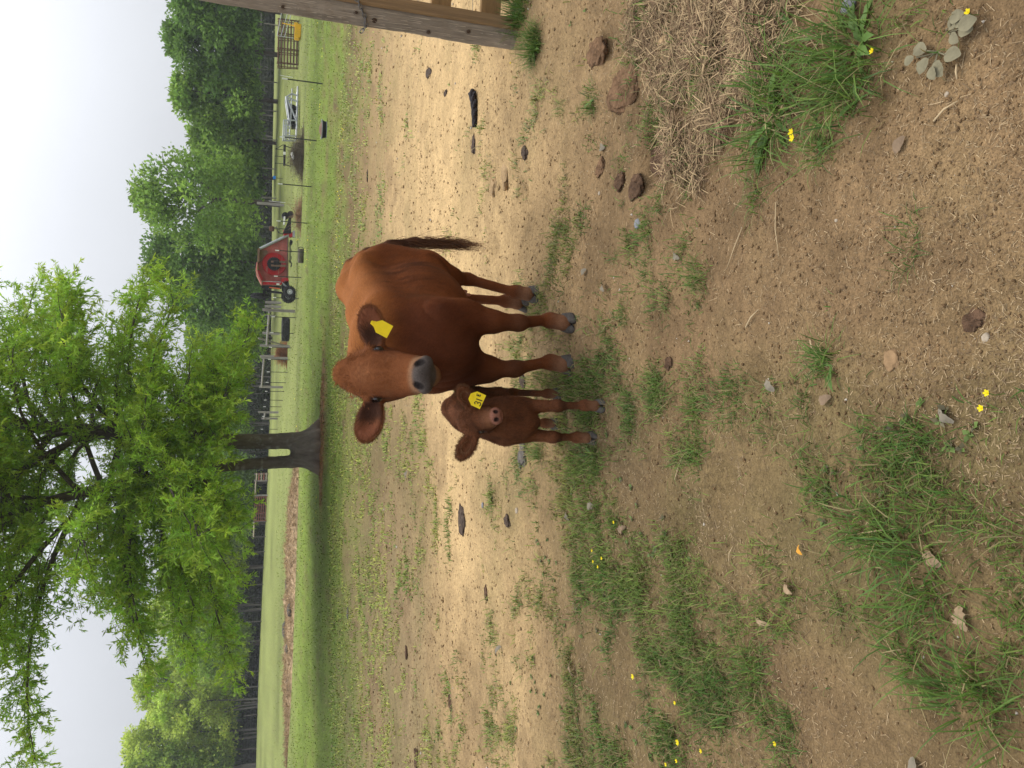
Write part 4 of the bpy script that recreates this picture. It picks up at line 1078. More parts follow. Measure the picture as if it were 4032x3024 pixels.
def build_woods():
    """the mass of the wood behind the edge trees"""
    rng = np.random.default_rng(77); Ps, Ds, Cs = [], [], []
    n = 1500
    for i in range(n):
        y = rng.uniform(101, 118); x = rng.uniform(-75, 62)
        top = 6.5 + 4.5 * smooth(-8, -34, x) + 1.5 * math.sin(x * .4)
        z = float(macro_z(x, y)) + (rng.uniform(.3, 1) ** .8 * top if i % 2 else rng.uniform(.2, 3.2))
        per = 44; d = unit_rows(rng.normal(0, 1, (per, 3)))
        Ps.append(np.array([x, y, z]) + d * rng.uniform(.5, 1.9, (per, 1))); Ds.append(d + rng.normal(0, .6, (per, 3)))
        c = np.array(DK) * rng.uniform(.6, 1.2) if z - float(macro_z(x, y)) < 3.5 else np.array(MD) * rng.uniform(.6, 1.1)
        Cs.append(np.repeat(c[None], per, 0) * rng.uniform(.7, 1.3, (per, 1)))
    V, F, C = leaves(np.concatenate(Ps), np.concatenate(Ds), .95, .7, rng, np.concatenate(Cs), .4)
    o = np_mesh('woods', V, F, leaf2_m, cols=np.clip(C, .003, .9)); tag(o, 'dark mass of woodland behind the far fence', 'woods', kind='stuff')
    # brush and slim stems in its shade
    paths = []
    for i in range(420):
        y = rng.uniform(97, 104); x = rng.uniform(-60, 40); z = float(macro_z(x, y)); h_ = rng.uniform(2.5, 6); l_ = rng.normal(0, .5)
        paths.append((np.array([[x, y, z - .1], [x + l_ * .4, y, z + h_ * .5], [x + l_, y, z + h_]]), (rng.uniform(.03, .09), .04, .015)))
    V, F = polyline_tubes(paths, 4); o = np_mesh('woodland_stems', V, F, bark2_m); tag(o, 'slim grey saplings in the shade of the wood', 'saplings', kind='stuff')
    Ps, Ds, Cs = [], [], []
    for i in range(900):
        y = rng.uniform(97.5, 101); x = rng.uniform(-66, 50); z = float(macro_z(x, y)) + rng.uniform(.1, 1.5)
        per = 34; d = unit_rows(rng.normal(0, 1, (per, 3))); Ps.append(np.array([x, y, z]) + d * rng.uniform(.3, 1.0, (per, 1)) * np.array([1, 1, .7])); Ds.append(d)
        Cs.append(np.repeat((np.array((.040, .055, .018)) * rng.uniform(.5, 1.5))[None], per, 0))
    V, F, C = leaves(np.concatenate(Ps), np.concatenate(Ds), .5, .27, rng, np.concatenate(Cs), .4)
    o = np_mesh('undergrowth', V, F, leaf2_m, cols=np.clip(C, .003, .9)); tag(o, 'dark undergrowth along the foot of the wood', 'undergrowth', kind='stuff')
build_woods()

# ------------------------------------------------------------------ fences
post_m = mat('grey_post_wood', (.27, .25, .225), rough=.9, noise=[(2, .7, 1.3, 4), (14, .75, 1.25, 4)], stretch=(3, 3, .5), bump=(20, .5, .01))
steel_m = mat('dark_post_steel', (.052, .055, .045), rough=.7, noise=(6, .7, 1.4, 3))
white_m = mat('white_paint', (.78, .78, .75), rough=.6, noise=(12, .85, 1.05, 3))
wire_m = mat('wire_steel', (.22, .22, .21), rough=.5, metal=.6)

def t_post(parent, p, h, name='t_post'):
    """studded T-section steel post with a white painted top"""
    x, y, z = p
    mb = MB(); mb.box((x, y, z + h / 2 - .05), (.040, .008, h)); mb.box((x, y + .018, z + h / 2 - .05), (.008, .028, h))
    for k in range(9): mb.box((x, y - .007, z + .12 + k * (h - .3) / 9), (.012, .008, .02))
    o = mb.build(name, steel_m, parent)
    t = MB(); t.box((x, y, z + h - .135), (.046, .014, .17)); t.box((x, y + .018, z + h - .135), (.013, .034, .17)); t.build('post_top', white_m, o)
    return o

def wire_run(parent, pts, heights, sag=.015, r=.0022):
    for hh in heights:
        P = []
        for a, b in zip(pts[:-1], pts[1:]):
            for q in (0, .5): P.append(Vector(a).lerp(Vector(b), q) + Vector((0, 0, hh - (sag if q else 0))))
        P.append(Vector(pts[-1]) + Vector((0, 0, hh)))
        V, F = polyline_tubes([(np.array([tuple(v) for v in P]), [r] * len(P))], 3); np_mesh('wire', V, F, wire_m, parent)

def woven(parent, pts, hh, step, r=.0014):
    paths = []
    for a, b in zip(pts[:-1], pts[1:]):
        d = (Vector(b) - Vector(a)); n = max(int(d.length / step), 1)
        for i in range(n):
            p = Vector(a) + d * (i / n); paths.append((np.array([tuple(p), tuple(p + Vector((0, 0, hh)))]), (r, r)))
    V, F = polyline_tubes(paths, 3); np_mesh('stay_wires', V, F, wire_m, parent)['kind'] = 'stuff'

def build_main_fence():
    f = empty('wire_fence', ground(1271, 330)); f.location = (0, 0, 0)
    tag(f, 'woven wire fence on dark steel posts with white tops running away past the machinery', 'fence')
    px = [(1290, 40), (1271, 330), (1262, 556), (1233, 736), (1212, 879), (1179, 992), (1180, 1093), (1168, 1176), (1162, 1251), (1154, 1313), (1146, 1370), (1138, 1417), (1131, 1466), (1126, 1507), (1119, 1542), (1112, 1576), (1109, 1602), (1104, 1640), (1100, 1690), (1096, 1740)]
    # the posts stand on one line over the ground
    A, Bp = ground(1271, 330), ground(1109, 1602)
    pts = []
    for (x, y) in px:
        d = ray(x, y); n = Vector((Bp.y - A.y, -(Bp.x - A.x), 0)); t = n.dot(A - Vector((0, 0, CAM_H))) / n.dot(d)
        q = Vector((0, 0, CAM_H)) + d * t; q.z = float(macro_z(q.x, q.y)); pts.append(q)
    for q in pts: t_post(f, (q.x, q.y, q.z), 1.32)
    wire_run(f, [tuple(p) for p in pts], (.08, .30, .52, .75, .98, 1.18))
    woven(f, [tuple(p) for p in pts[:12]], .98, .18)
    return pts
FENCE = build_main_fence()

def brace(a, b, rail_h, label, pa=.16, pb=.16, ha=1.6, hb=1.6, diag=False):
    """two wooden posts joined by a rail"""
    a, b = Vector(a), Vector(b); r = empty('fence_brace', a); tag(r, label, 'fence brace', 'wooden braces in the wire fence')
    for q, w, hh in ((Vector((0, 0, 0)), pa, ha), (b - a, pb, hb)):
        mb = MB(); mb.tube([q - Vector((0, 0, .1)), q + Vector((0, 0, hh * .5)), q + Vector((0.01, 0, hh - .02)), q + Vector((0.01, 0, hh))], [w / 2 * 1.05, w / 2, w / 2 * .97, w / 2 * .85], 10); mb.build('post', post_m, r, smooth_=False)
    mb = MB(); d = b - a; mb.tube([d * .03 + Vector((0, 0, rail_h)), d * .97 + Vector((0, 0, rail_h))], .062, 8); mb.build('rail', post_m, r)
    if diag:
        mb = MB(); mb.tube([d * .78 + Vector((0, .1, 1.85)), d * 1.0 + Vector((0, .1, .08))], .05, 7); mb.build('prop', post_m, r)
    for s_ in (0, 1):
        w = MB(); w.tube([d * (.05 if s_ else .95) + Vector((0, 0, rail_h - .1)), d * (.95 if s_ else .05) + Vector((0, 0, .15))], .003, 4, False); w.build('brace_wire', wire_m, r)

def on_line(px, py, off=0.0):
    A, Bp = FENCE[1], FENCE[16]; n = Vector((Bp.y - A.y, -(Bp.x - A.x), 0)).normalized()
    d = ray(px, py); t = n.dot(A + n * off - Vector((0, 0, CAM_H))) / n.dot(d); q = Vector((0, 0, CAM_H)) + d * t
    q.z = float(macro_z(q.x, q.y)); return q
brace(on_line(1143, 1225, .9), on_line(1138, 1364, .9), 1.36, 'grey wooden brace of two posts and a rail in front of the big black tyre', diag=True, ha=1.72, hb=1.75)
brace(on_line(1133, 1411, .9), on_line(1121, 1525, .9), 1.45, 'grey wooden brace with a pale rail left of the rusty brush heap', ha=1.6, hb=1.6)
brace(on_line(1108, 1624, 1.0), on_line(1102, 1648, 1.0), 1.0, 'small grey wooden brace close to the oak trunk', ha=1.5, hb=1.2)
def lone_post(px, py, Y, h, w, label):
    p = at(px, py, Y); z = float(macro_z(p.x, p.y)); mb = MB()
    mb.tube([(0, 0, -.1), (0.005, 0, h * .6), (0, 0.01, h - .02), (0, .01, h)], [w * .52, w * .5, w * .49, w * .40], 10)
    o = mb.build('fence_post', post_m, loc=(p.x, p.y, z)); tag(o, label, 'post', 'weathered posts beyond the wire fence'); return o
lone_post(1091, 1192, 62, 1.15, .20, 'grey post just left of the mower wheels, nearer the oak')
lone_post(1090, 1208, 62, 1.2, .20, 'stout grey post behind the left pair of posts by the oak')
lone_post(1141, 810, 60, 1.9, .20, 'thick leaning grey post right of the mower drawbar')
lone_post(1083, 1313, 64, 1.3, .20, 'grey post behind the rail of the tyre brace')
lone_post(1103, 1406, 60, 1.5, .24, 'grey post behind the rusty brush heap')

def build_right_far_fence():
    f = empty('pasture_fence', (0, 0, 0)); tag(f, 'far fence of grey posts and wires in front of the dark trees on the right', 'fence')
    pts = []
    for i, x in enumerate(np.linspace(3, 40, 15)):
        y = 72 + .05 * x; z = float(macro_z(x, y)); pts.append((x, y, z))
        mb = MB(); mb.tube([(x, y, z - .1), (x + .02, y, z + .7), (x, y, z + 1.25)], [.055, .05, .045], 7); mb.build('post', post_m, f)
    wire_run(f, pts, (.3, .6, .9, 1.15), r=.003)
    mb = MB(); mb.tube([(pts[9][0], 71.9, pts[9][2] + 1.45), (pts[14][0], 71.9, pts[14][2] + 1.5)], .035, 6); mb.build('rail', post_m, f)
build_right_far_fence()

rust_m = mat('rusty_pipe', (.115, .062, .042), rough=.8, noise=[(9, .6, 1.4, 4)])
redgate_m = mat('faded_red_paint', (.30, .12, .085), rough=.7, noise=[(5, .7, 1.3, 3)])
palewood_m = mat('pale_rail_wood', (.42, .36, .27), rough=.85, noise=[(4, .75, 1.2, 4)], stretch=(.5, 3, 3))
def build_left_far_fence():
    fp_m = mat('dark_post_wood', (.14, .13, .115), rough=.95, noise=(3, .7, 1.3, 3))
    Y = 84
    P = lambda py: Vector((X_at(py, Y), Y, float(macro_z(X_at(py, Y), Y))))
    f = empty('wood_edge_fence', (0, 0, 0)); tag(f, 'far wire fence with pale posts along the edge of the wood', 'fence')
    pts = []
    for py in [2053, 2113, 2172, 2235, 2300, 2395, 2445, 2520, 2640, 2700, 2760, 2810, 2880, 2940, 3000, 3070]:
        q = P(py); pts.append(tuple(q)); mb = MB(); mb.tube([q - Vector((0, 0, .1)), q + Vector((.02, 0, .7)), q + Vector((0, 0, 1.35))], [.045, .04, .035], 7); mb.build('post', fp_m, f)
    wire_run(f, pts, (.2, .45, .7, .95, 1.2), r=.003)
    for a, b in ((2053, 2113),):
        mb = MB(); mb.tube([P(a) + Vector((0, 0, 1.2)), P(b) + Vector((0, 0, 1.2))], .07, 6); mb.build('rail', palewood_m, f)
    g = empty('field_gate', P(2050)); tag(g, 'far red pipe gate hung between two wooden posts', 'gate')
    a, b = Vector((0, 0, 0)), P(1956) - P(2050)
    for q in (a, b): mb = MB(); mb.tube([q, q + Vector((0, 0, 1.25))], .035, 6); mb.build('gate_stile', redgate_m, g)
    for i in range(6): mb = MB(); mb.tube([a + Vector((0, 0, .15 + i * .21)), b + Vector((0, 0, .15 + i * .21))], .028, 6); mb.build('gate_bar', redgate_m, g)
    for t in (.33, .66): mb = MB(); mb.tube([a.lerp(b, t) + Vector((0, -.03, .15)), a.lerp(b, t) + Vector((0, -.03, 1.2))], .02, 5); mb.build('gate_brace', redgate_m, g)
    r = empty('rail_fence', P(1950)); tag(r, 'short wooden fence with one pale rail right of the far red gate', 'fence')
    o = P(1950)
    for py, w in ((1950, .16), (1892, .16), (1866, .14)):
        q = P(py) - o; mb = MB(); mb.tube([q - Vector((0, 0, .1)), q + Vector((0, 0, 1.4))], [w * .55, w * .5], 8); mb.build('post', post_m, r)
    mb = MB(); mb.tube([Vector((0, -.06, 1.22)), P(1892) - o + Vector((0, -.06, 1.22))], .06, 6); mb.build('rail', palewood_m, r)
    for i in range(5):
        mb = MB(); q0, q1 = P(1890) - o, P(1862) - o; mb.tube([q0 + Vector((0, -.1, .2 + i * .24)), q1 + Vector((0, -.1, .2 + i * .24))], .06, 6); mb.build('plank', redgate_m if i % 2 else palewood_m, r)
build_left_far_fence()

# ------------------------------------------------------------------ machinery parked behind the fence
red_m = mat('red_paint', (.46, .030, .035), rough=.4, noise=[(2.5, .75, 1.15, 3)])
faded_m = mat('faded_red_deck', (.42, .125, .11), rough=.65, noise=[(1.6, .65, 1.25, 5), (12, .85, 1.12, 3)])
brown_m = mat('rusty_deck', (.19, .115, .080), rough=.8, noise=[(3, .7, 1.3, 4)])
black_m = mat('black_paint', (.022, .022, .024), rough=.5, noise=(8, .7, 1.5, 3))
rubber_m = mat('rubber', (.028, .028, .030), rough=.8, noise=(12, .7, 1.6, 3), bump=(40, .3, .01))
galv_m = mat('galvanised_steel', (.40, .42, .44), rough=.45, metal=.35, noise=[(3, .8, 1.15, 3)])
pink_m = mat('sun_faded_red', (.62, .24, .20), rough=.6, noise=(6, .85, 1.1, 3))

def wheel(parent, c, r, w, axis, name='wheel'):
    o = empty(name, c); o.parent = parent
    t = MB(); prof = []
    for a in np.linspace(0, 2 * math.pi, 15)[:-1]: prof.append((r - .30 * r + .30 * r * math.cos(a) * (1 if math.cos(a) > 0 else .9), w / 2 * math.sin(a) * 1.05))
    t.lathe(prof, axis, 26, close=True)
    for k in range(22):
        th = 2 * math.pi * k / 22
        for s_ in (-1, 1):
            cc = {'x': (s_ * w * .22, r * math.cos(th), r * math.sin(th)), 'y': (r * math.cos(th), s_ * w * .22, r * math.sin(th))}[axis]
            t.box(cc, (.05, .05, .05))
    t.build('tyre', rubber_m, o, smooth_=False)
    h = MB(); h.lathe([(.02, -w * .2), (r * .62, -w * .28), (r * .62, w * .28), (.02, w * .2)], axis, 20); h.build('rim', galv_m, o)
    hb = MB(); hb.lathe([(.001, -w * .34), (r * .16, -w * .34), (r * .16, w * .34), (.001, w * .34)], axis, 12); hb.build('wheel_hub', white_m, o)
    return o

def build_mower():
    Y = 43.5; o = at(1160, 1010, Y); z = float(macro_z(o.x, o.y)); o = Vector((o.x, o.y, z))
    r = empty('rotary_mower', o); tag(r, 'red rotary mower tipped up on edge with its round blade housing facing the camera', 'mower')
    S = Y / FPX * 1.045
    # zoom-picture coordinates (zx down, zy leftwards) -> metres, right and up from the origin
    def W(zx, zy, d=0.0):
        px, py = 950 + zx * .21097, 900 + zy * .21097
        q = at(px, py, Y + d) - o; return (q.x, q.z)
    def poly(pts, d0, d1, name, m, parent=r, bevel=0):
        mb = MB(); mb.prism([W(*p) for p in pts], d0, d1); return mb.build(name, m, parent, bevel=bevel)
    deck = poly([(880, 130), (350, 372), (318, 400), (312, 690), (335, 800), (400, 985), (740, 1000), (850, 940)], .10, .16, 'deck', faded_m)
    mb = MB(); mb.tube([(W(890, 115)[0], 0, W(890, 115)[1]), (W(345, 378)[0], 0, W(345, 378)[1])], .075, 8); mb.build('deck_rail', galv_m, r)
    poly([(345, 370), (305, 385), (300, 640), (335, 640)], -.20, .2, 'top_edge', brown_m)
    poly([(345, 400), (330, 640), (430, 560), (500, 430), (470, 400)], .06, .098, 'deck_grime', brown_m, deck)
    poly([(285, 640), (268, 770), (285, 880), (350, 1010), (375, 1060), (385, 1000), (330, 900), (300, 780), (305, 640)], -.28, .2, 'hood_edge', pink_m)
    poly([(300, 780), (330, 900), (385, 990), (400, 960), (398, 930), (330, 790)], -.2, .16, 'hood', red_m)
    poly([(280, 500), (262, 640), (262, 740), (278, 740), (290, 500)], -.1, .3, 'guard', black_m)
    poly([(395, 990), (395, 1050), (740, 1055), (745, 1000)], -.15, .15, 'side_skirt', red_m)
    poly([(400, 985), (400, 996), (740, 1012), (740, 996)], -.17, -.152, 'worn_edge', galv_m)
    for a in (480, 700): poly([(a - 18, 700 if a < 600 else 730), (a - 18, 985), (a + 14, 985), (a + 14, 700 if a < 600 else 730)], .02, .098, 'deck_rib', faded_m, deck)
    # round housing
    cxx, czz = W(612, 660); R = 205 * .21097 * Y / FPX
    mb = MB(); mb.lathe([(R * .98, .09), (R, .03), (R * .97, -.02), (R * .93, .02), (R * .70, .055), (R * .52, .06)], 'y', 40, (cxx, 0, czz)); mb.build('blade_housing', red_m, r, smooth_=False)
    mb = MB(); mb.lathe([(R * .56, .06), (R * .55, -.10), (R * .48, -.13), (.02, -.10)], 'y', 32, (cxx, 0, czz))
    for k in range(24):
        th = 2 * math.pi * k / 24; mb.box((cxx + R * .56 * math.cos(th), -.06, czz + R * .56 * math.sin(th)), (.035, .06, .035))
    mb.build('blade_hub', black_m, r)
    mb = MB(); mb.prism([W(600, 620), W(600, 690), W(705, 690), W(705, 620)], -.30, -.12); mb.build('gearbox', black_m, r, bevel=.02)
    for a in (628, 700): poly([(555, a - 20), (555, a + 14), (845, a + 26), (845, a - 10)], -.22, -.18, 'blade', brown_m)
    poly([(858, 120), (845, 950), (880, 950), (884, 120)], .0, .2, 'bottom_flange', brown_m)
    # chain guard along the bottom
    for k in range(20):
        zy = 250 + k * 20; poly([(895, zy), (895, zy + 12), (935 + 8 * math.sin(k), zy + 12), (935 + 8 * math.sin(k), zy)], .02, .08, 'chain_guard', black_m)
    poly([(905, 225), (905, 290), (955, 285), (960, 235), (935, 218)], -.1, .2, 'skid_shoe', black_m)
    mb = MB(); q = [W(885, 600), W(925, 620), W(938, 680), W(925, 720)]; mb.tube([(x, 0, zz) for x, zz in q], .03, 7); mb.build('hydraulic_hose', black_m, r)
    # left frame
    for pts, nm, m in (([(385, 1062), (385, 1110), (745, 1125), (745, 1075)], 'frame_beam', black_m), ([(430, 1110), (430, 1175), (500, 1175), (500, 1110)], 'frame_block', black_m),
                       ([(475, 1150), (475, 1190), (760, 1220), (760, 1185)], 'frame_arm', black_m), ([(745, 1060), (760, 1180), (905, 1110), (880, 985), (800, 985)], 'gear_carrier', black_m),
                       ([(745, 960), (740, 1040), (800, 1040), (890, 980), (870, 930), (800, 925)], 'carrier_cover', red_m), ([(400, 1150), (400, 1330), (455, 1340), (455, 1150)], 'axle_arm', black_m),
                       ([(520, 1095), (525, 1112), (720, 1140), (720, 1118)], 'hydraulic_ram', mat('orange_paint', (.65, .14, .05), rough=.5)), ([(655, 1030), (655, 1058), (712, 1058), (712, 1030)], 'decal', white_m)):
        poly(pts, -.12 if nm not in ('decal', 'hydraulic_ram') else -.17, .12 if nm not in ('decal', 'hydraulic_ram') else -.155, nm, m)
    mb = MB()
    for k in range(8): a, b = W(760 + 14 * k, 1000 + 12 * k), W(800 + 14 * k, 1090 + 6 * k); mb.tube([(a[0], -.15, a[1]), (b[0], -.1, b[1])], .012, 5)
    mb.build('hydraulic_lines', galv_m, r)
    x, zz = W(340, 1255); wheel(r, (x, .0, zz), .46, .25, 'x')
    x, zz = W(880, 1260); wheel(r, (x, .15, zz), .36, .26, 'y'); x, zz = W(900, 1190); wheel(r, (x, -.25, max(zz, .30)), .31, .22, 'y')
    # right end: hitch and drawbar
    poly([(780, 30), (850, 70), (880, 95), (960, 70), (965, 150), (900, 165), (885, 110), (790, 140)], -.1, .2, 'hinge', red_m)
    poly([(955, 45), (955, 165), (1000, 160), (1000, 50)], -.15, .15, 'hinge_plate', galv_m)
    def W4(zx, zy):
        q = at(950 + zx * .42194, 550 + zy * .42194, Y) - o; return (q.x, q.z)
    mb = MB(); mb.prism([W4(385, 880), W4(430, 780), W4(450, 700), W4(465, 700), W4(465, 880)], -.15, .15); mb.build('drawbar', black_m, r)
    x, zz = W4(410, 712); mb = MB(); mb.lathe([(.01, -.2), (.17, -.2), (.19, 0), (.17, .2), (.01, .2)], 'y', 16, (x, 0, zz)); mb.build('gear_case', black_m, r)
    x, zz = W4(458, 703); mb = MB(); mb.lathe([(.01, -.2), (.16, -.2), (.17, 0), (.16, .2), (.01, .2)], 'y', 16, (x, -.1, zz)); mb.build('gear_case', black_m, r)
    mb = MB(); q = [W4(400, 800), W4(405, 725)]; mb.tube([(q[0][0], -.2, q[0][1]), (q[1][0], -.2, q[1][1])], .05, 8); mb.build('drive_shaft', white_m, r)
    for k in range(3):
        q = [W4(388, 880), W4(345 + 6 * k, 868), W4(335, 840), W4(330, 815 - 4 * k)]; mb = MB(); mb.tube([(x, .05 * k, zz) for x, zz in q], .015, 5); mb.build('hydraulic_hose', black_m, r)
    x, zz = W4(288, 828); mb = MB(); mb.lathe([(.01, -.12), (.13, -.10), (.15, .02), (.1, .15), (.01, .16)], 'z', 12, (x, .1, zz)); mb.build('rusty_cap', rust_m, r)
    mb = MB(); q = [W4(300, 828), W4(452, 830)]; mb.tube([(x, .1, zz) for x, zz in q], .02, 6); mb.build('jack_stand', black_m, r)
build_mower()

def build_chute():
    Y = 44; o = at(1172, 437, Y); z = float(macro_z(o.x, o.y)); o = Vector((o.x, o.y, z)); r = empty('cattle_chute', o)
    tag(r, 'light grey metal cattle handling frame lying low behind the fence', 'cattle chute')
    def W(zx, zy, d=0.0):
        q = at(950 + zx * .33143, 50 + zy * .33154, Y) - o; return Vector((q.x, d, max(q.z, .03)))
    def tube(a, b, rr, nm, m=galv_m, d0=0, d1=0): mb = MB(); mb.tube([W(*a, d0), W(*b, d1)], rr, 7); mb.build(nm, m, r)
    for d in (0, .9):
        tube((672, 875), (658, 1460), .05, 'skid_rail', d0=d, d1=d); tube((532, 995), (575, 1290), .045, 'top_rail', d0=d, d1=d)
        tube((535, 995), (672, 1060), .045, 'truss_bar', d0=d, d1=d); tube((540, 1005), (650, 1270), .045, 'truss_bar', d0=d, d1=d)
        tube((610, 955), (535, 1000), .04, 'truss_bar', d0=d, d1=d); tube((600, 960), (668, 985), .045, 'truss_bar', d0=d, d1=d)
        tube((605, 900), (590, 1290), .03, 'side_bar', d0=d, d1=d)
        for a, b in (((505, 1275), (498, 1460)), ((545, 1275), (540, 1455)), ((585, 1275), (575, 1460)), ((525, 1275), (522, 1455))): tube(a, b, .03, 'panel_bar', d0=d, d1=d)
        for a, b in (((500, 1275), (660, 1280)), ((498, 1462), (655, 1465)), ((520, 1370), (585, 1370))): tube(a, b, .04, 'panel_post', d0=d, d1=d)
    for a in ((530, 997), (672, 890), (655, 1455), (500, 1462), (505, 1278)): tube(a, a, .001, 'x') if False else None; mb = MB(); mb.tube([W(*a, 0), W(*a, .9)], .035, 6); mb.build('cross_bar', galv_m, r)
    mb = MB(); mb.prism([(W(565, 1060).x, W(565, 1060).z), (W(560, 1290).x, W(560, 1290).z), (W(640, 1290).x, W(640, 1290).z), (W(655, 1150).x, W(655, 1150).z), (W(600, 1080).x, W(600, 1080).z)], .35, .6); mb.build('squeeze_mechanism', black_m, r)
    mb = MB(); mb.prism([(W(560, 1040).x, W(560, 1040).z), (W(545, 1200).x, W(545, 1200).z), (W(600, 1200).x, W(600, 1200).z), (W(640, 1060).x, W(640, 1060).z)], .62, .66); mb.build('side_sheet', galv_m, r)
    c = W(615, 1120, .2); mb = MB(); mb.lathe([(.01, -.1), (.17, -.1), (.2, 0), (.17, .1), (.01, .1)], 'y', 14, c); mb.build('wheel', rubber_m, r)
    mb = MB(); mb.prism([(W(598, 1310).x, W(598, 1310).z), (W(598, 1340).x, W(598, 1340).z), (W(650, 1340).x, W(650, 1340).z), (W(650, 1310).x, W(650, 1310).z)], .2, .7); mb.build('foot_box', black_m, r)
build_chute()

def build_panels():
    Y = 46; o = at(1160, 165, Y); z = float(macro_z(o.x, o.y)); o = Vector((o.x, o.y, z))
    first = None
    for k, (dx, dy, dz, tilt) in enumerate([(0, 0, 0, .06), (.06, .16, .02, .10), (-.10, .34, 0, .12), (.14, .52, .03, .16), (-.04, .70, 0, .20)]):
        labs = ['rusty corral panel at the front of the leaning stack', 'second rusty corral panel from the front of the stack', 'middle rusty corral panel of the leaning stack', 'second rusty corral panel from the back of the stack', 'rearmost and most tilted rusty corral panel of the stack']
        if first is None:
            r = empty('corral_panel', o + Vector((dx, dy, dz))); first = r
            for h_ in np.linspace(.08, 1.12, 7): mb = MB(); mb.tube([(-1.22, 0, h_), (1.22, 0, h_)], .022, 6); mb.build('rail', rust_m, r)
            for x in (-1.22, -.42, .42, 1.22): mb = MB(); mb.tube([(x, .03, .0), (x, .03, 1.18)], .026, 6); mb.build('upright', rust_m, r)
        else: r = copy_tree(first); r.location = o + Vector((dx, dy, dz))
        r.rotation_euler = (tilt * -1, 0, .02 * k - .03)
        tag(r, labs[k], 'cattle panel', 'corral panels stacked upright')
    g = empty('pipe_gate', o + Vector((.8, -.25, 0))); tag(g, 'light galvanised pipe gate leaning over the corral panels', 'gate')
    for a, b in (((-.7, 0, 1.2), (.9, 0, .95)), ((-.7, 0, 1.0), (.9, 0, .6)), ((-.7, 0, .8), (.9, 0, .4)), ((-.7, 0, 1.2), (-.7, 0, .2)), ((.9, 0, 1.0), (.9, 0, .1))):
        mb = MB(); mb.tube([a, b], .02, 6); mb.build('gate_pipe', galv_m, g)
    y_m = mat('yellow_plastic', (.72, .42, .03), rough=.5, noise=(3, .85, 1.1, 3))
    p = at(1177, 128, 44.2); p.z = float(macro_z(p.x, p.y)); t = empty('yellow_tub', p); tag(t, 'yellow tub with clipped corners standing in front of the corral panels', 'tub')
    mb = MB(); mb.prism([(-.38, .12), (-.30, .02), (.38, .0), (.40, .33), (-.36, .35)], -.22, .22); mb.build('tub_body', y_m, t, bevel=.02)
    mb = MB(); mb.box((.40, .0, .28), (.10, .40, .20)); mb.build('tub_handle', y_m, t, bevel=.02)
    mb = MB(); mb.tube([(.36, .1, .2), (.42, .1, 1.0)], .03, 6); mb.build('tub_stake', y_m, t)
build_panels()

def build_rubber_items():
    # black feed pan inside the fence
    p = ground(1286, 511); p.z = float(macro_z(p.x, p.y)); f = empty('feed_pan', p); tag(f, 'low black rubber feed pan with a grey rim on the grass', 'feed pan')
    grey = mat('grey_rim', (.26, .27, .28), rough=.7)
    mb = MB(); mb.lathe([(.01, .02), (.22, .0), (.265, .14), (.250, .14), (.21, .03), (.01, .035)], 'z', 28); mb.build('pan_body', rubber_m, f, smooth_=False)
    mb = MB(); mb.lathe([(.268, .125), (.285, .13), (.285, .155), (.248, .155), (.250, .142)], 'z', 28); mb.build('pan_rim', grey, f)
    mb = MB(); mb.lathe([(.235, .02), (.25, -.005), (.225, -.005)], 'z', 28); mb.build('pan_foot', grey, f)
    mb = MB(); mb.lathe([(.24, .12), (.18, .17), (.08, .21), (.001, .22)], 'z', 16); mb.build('feed_heap', brown_m, f, smooth_=True)
    # big tractor tyre lying flat behind the brace
    p = on_line(1142, 1297, 2.2); t = empty('tractor_tyre', p); tag(t, 'big black tractor tyre lying flat behind the wooden brace', 'tyre')
    mb = MB(); prof = [(.42, .05), (.50, .0), (.62, .0), (.70, .08), (.72, .20), (.72, .28), (.70, .40), (.62, .47), (.50, .47), (.42, .42), (.45, .24)]; mb.lathe(prof, 'z', 36, close=True); mb.build('tyre_casing', rubber_m, t)
    for k in range(24):
        th = 2 * math.pi * k / 24
        for s_ in (0, 1):
            M = Matrix.Rotation(th + s_ * .13, 3, 'Z') @ Matrix.Rotation((.5 if s_ else -.5), 3, 'X')
            mb = MB(); mb.box(Vector((.735 * math.cos(th + s_ * .13), .735 * math.sin(th + s_ * .13), .34 if s_ else .14)), (.045, .05, .24), M); mb.build('tread_lug', rubber_m, t)
    # grey tub on its side below the mower
    p = ground(1196, 1010); p.z = float(macro_z(p.x, p.y)); l_ = empty('lick_tub', p); tag(l_, 'weathered grey brown drum lying on its side in front of the red mower', 'drum')
    gb = mat('grimy_plastic', (.115, .10, .075), rough=.85, noise=[(5, .6, 1.4, 4)])
    mb = MB(); mb.lathe([(.02, -.30), (.115, -.30), (.128, -.27), (.130, .26), (.138, .28), (.138, .33), (.122, .33), (.118, -.24), (.02, -.24)], 'x', 22, (0, 0, .13)); mb.build('drum_wall', gb, l_, smooth_=False)
    mb = MB(); mb.tube([(.36, -.02, .02), (.42, -.03, .10), (.42, -.03, .18), (.37, -.03, .25), (.33, -.03, .27)], .016, 6); mb.build('drum_handle', black_m, l_)
build_rubber_items()

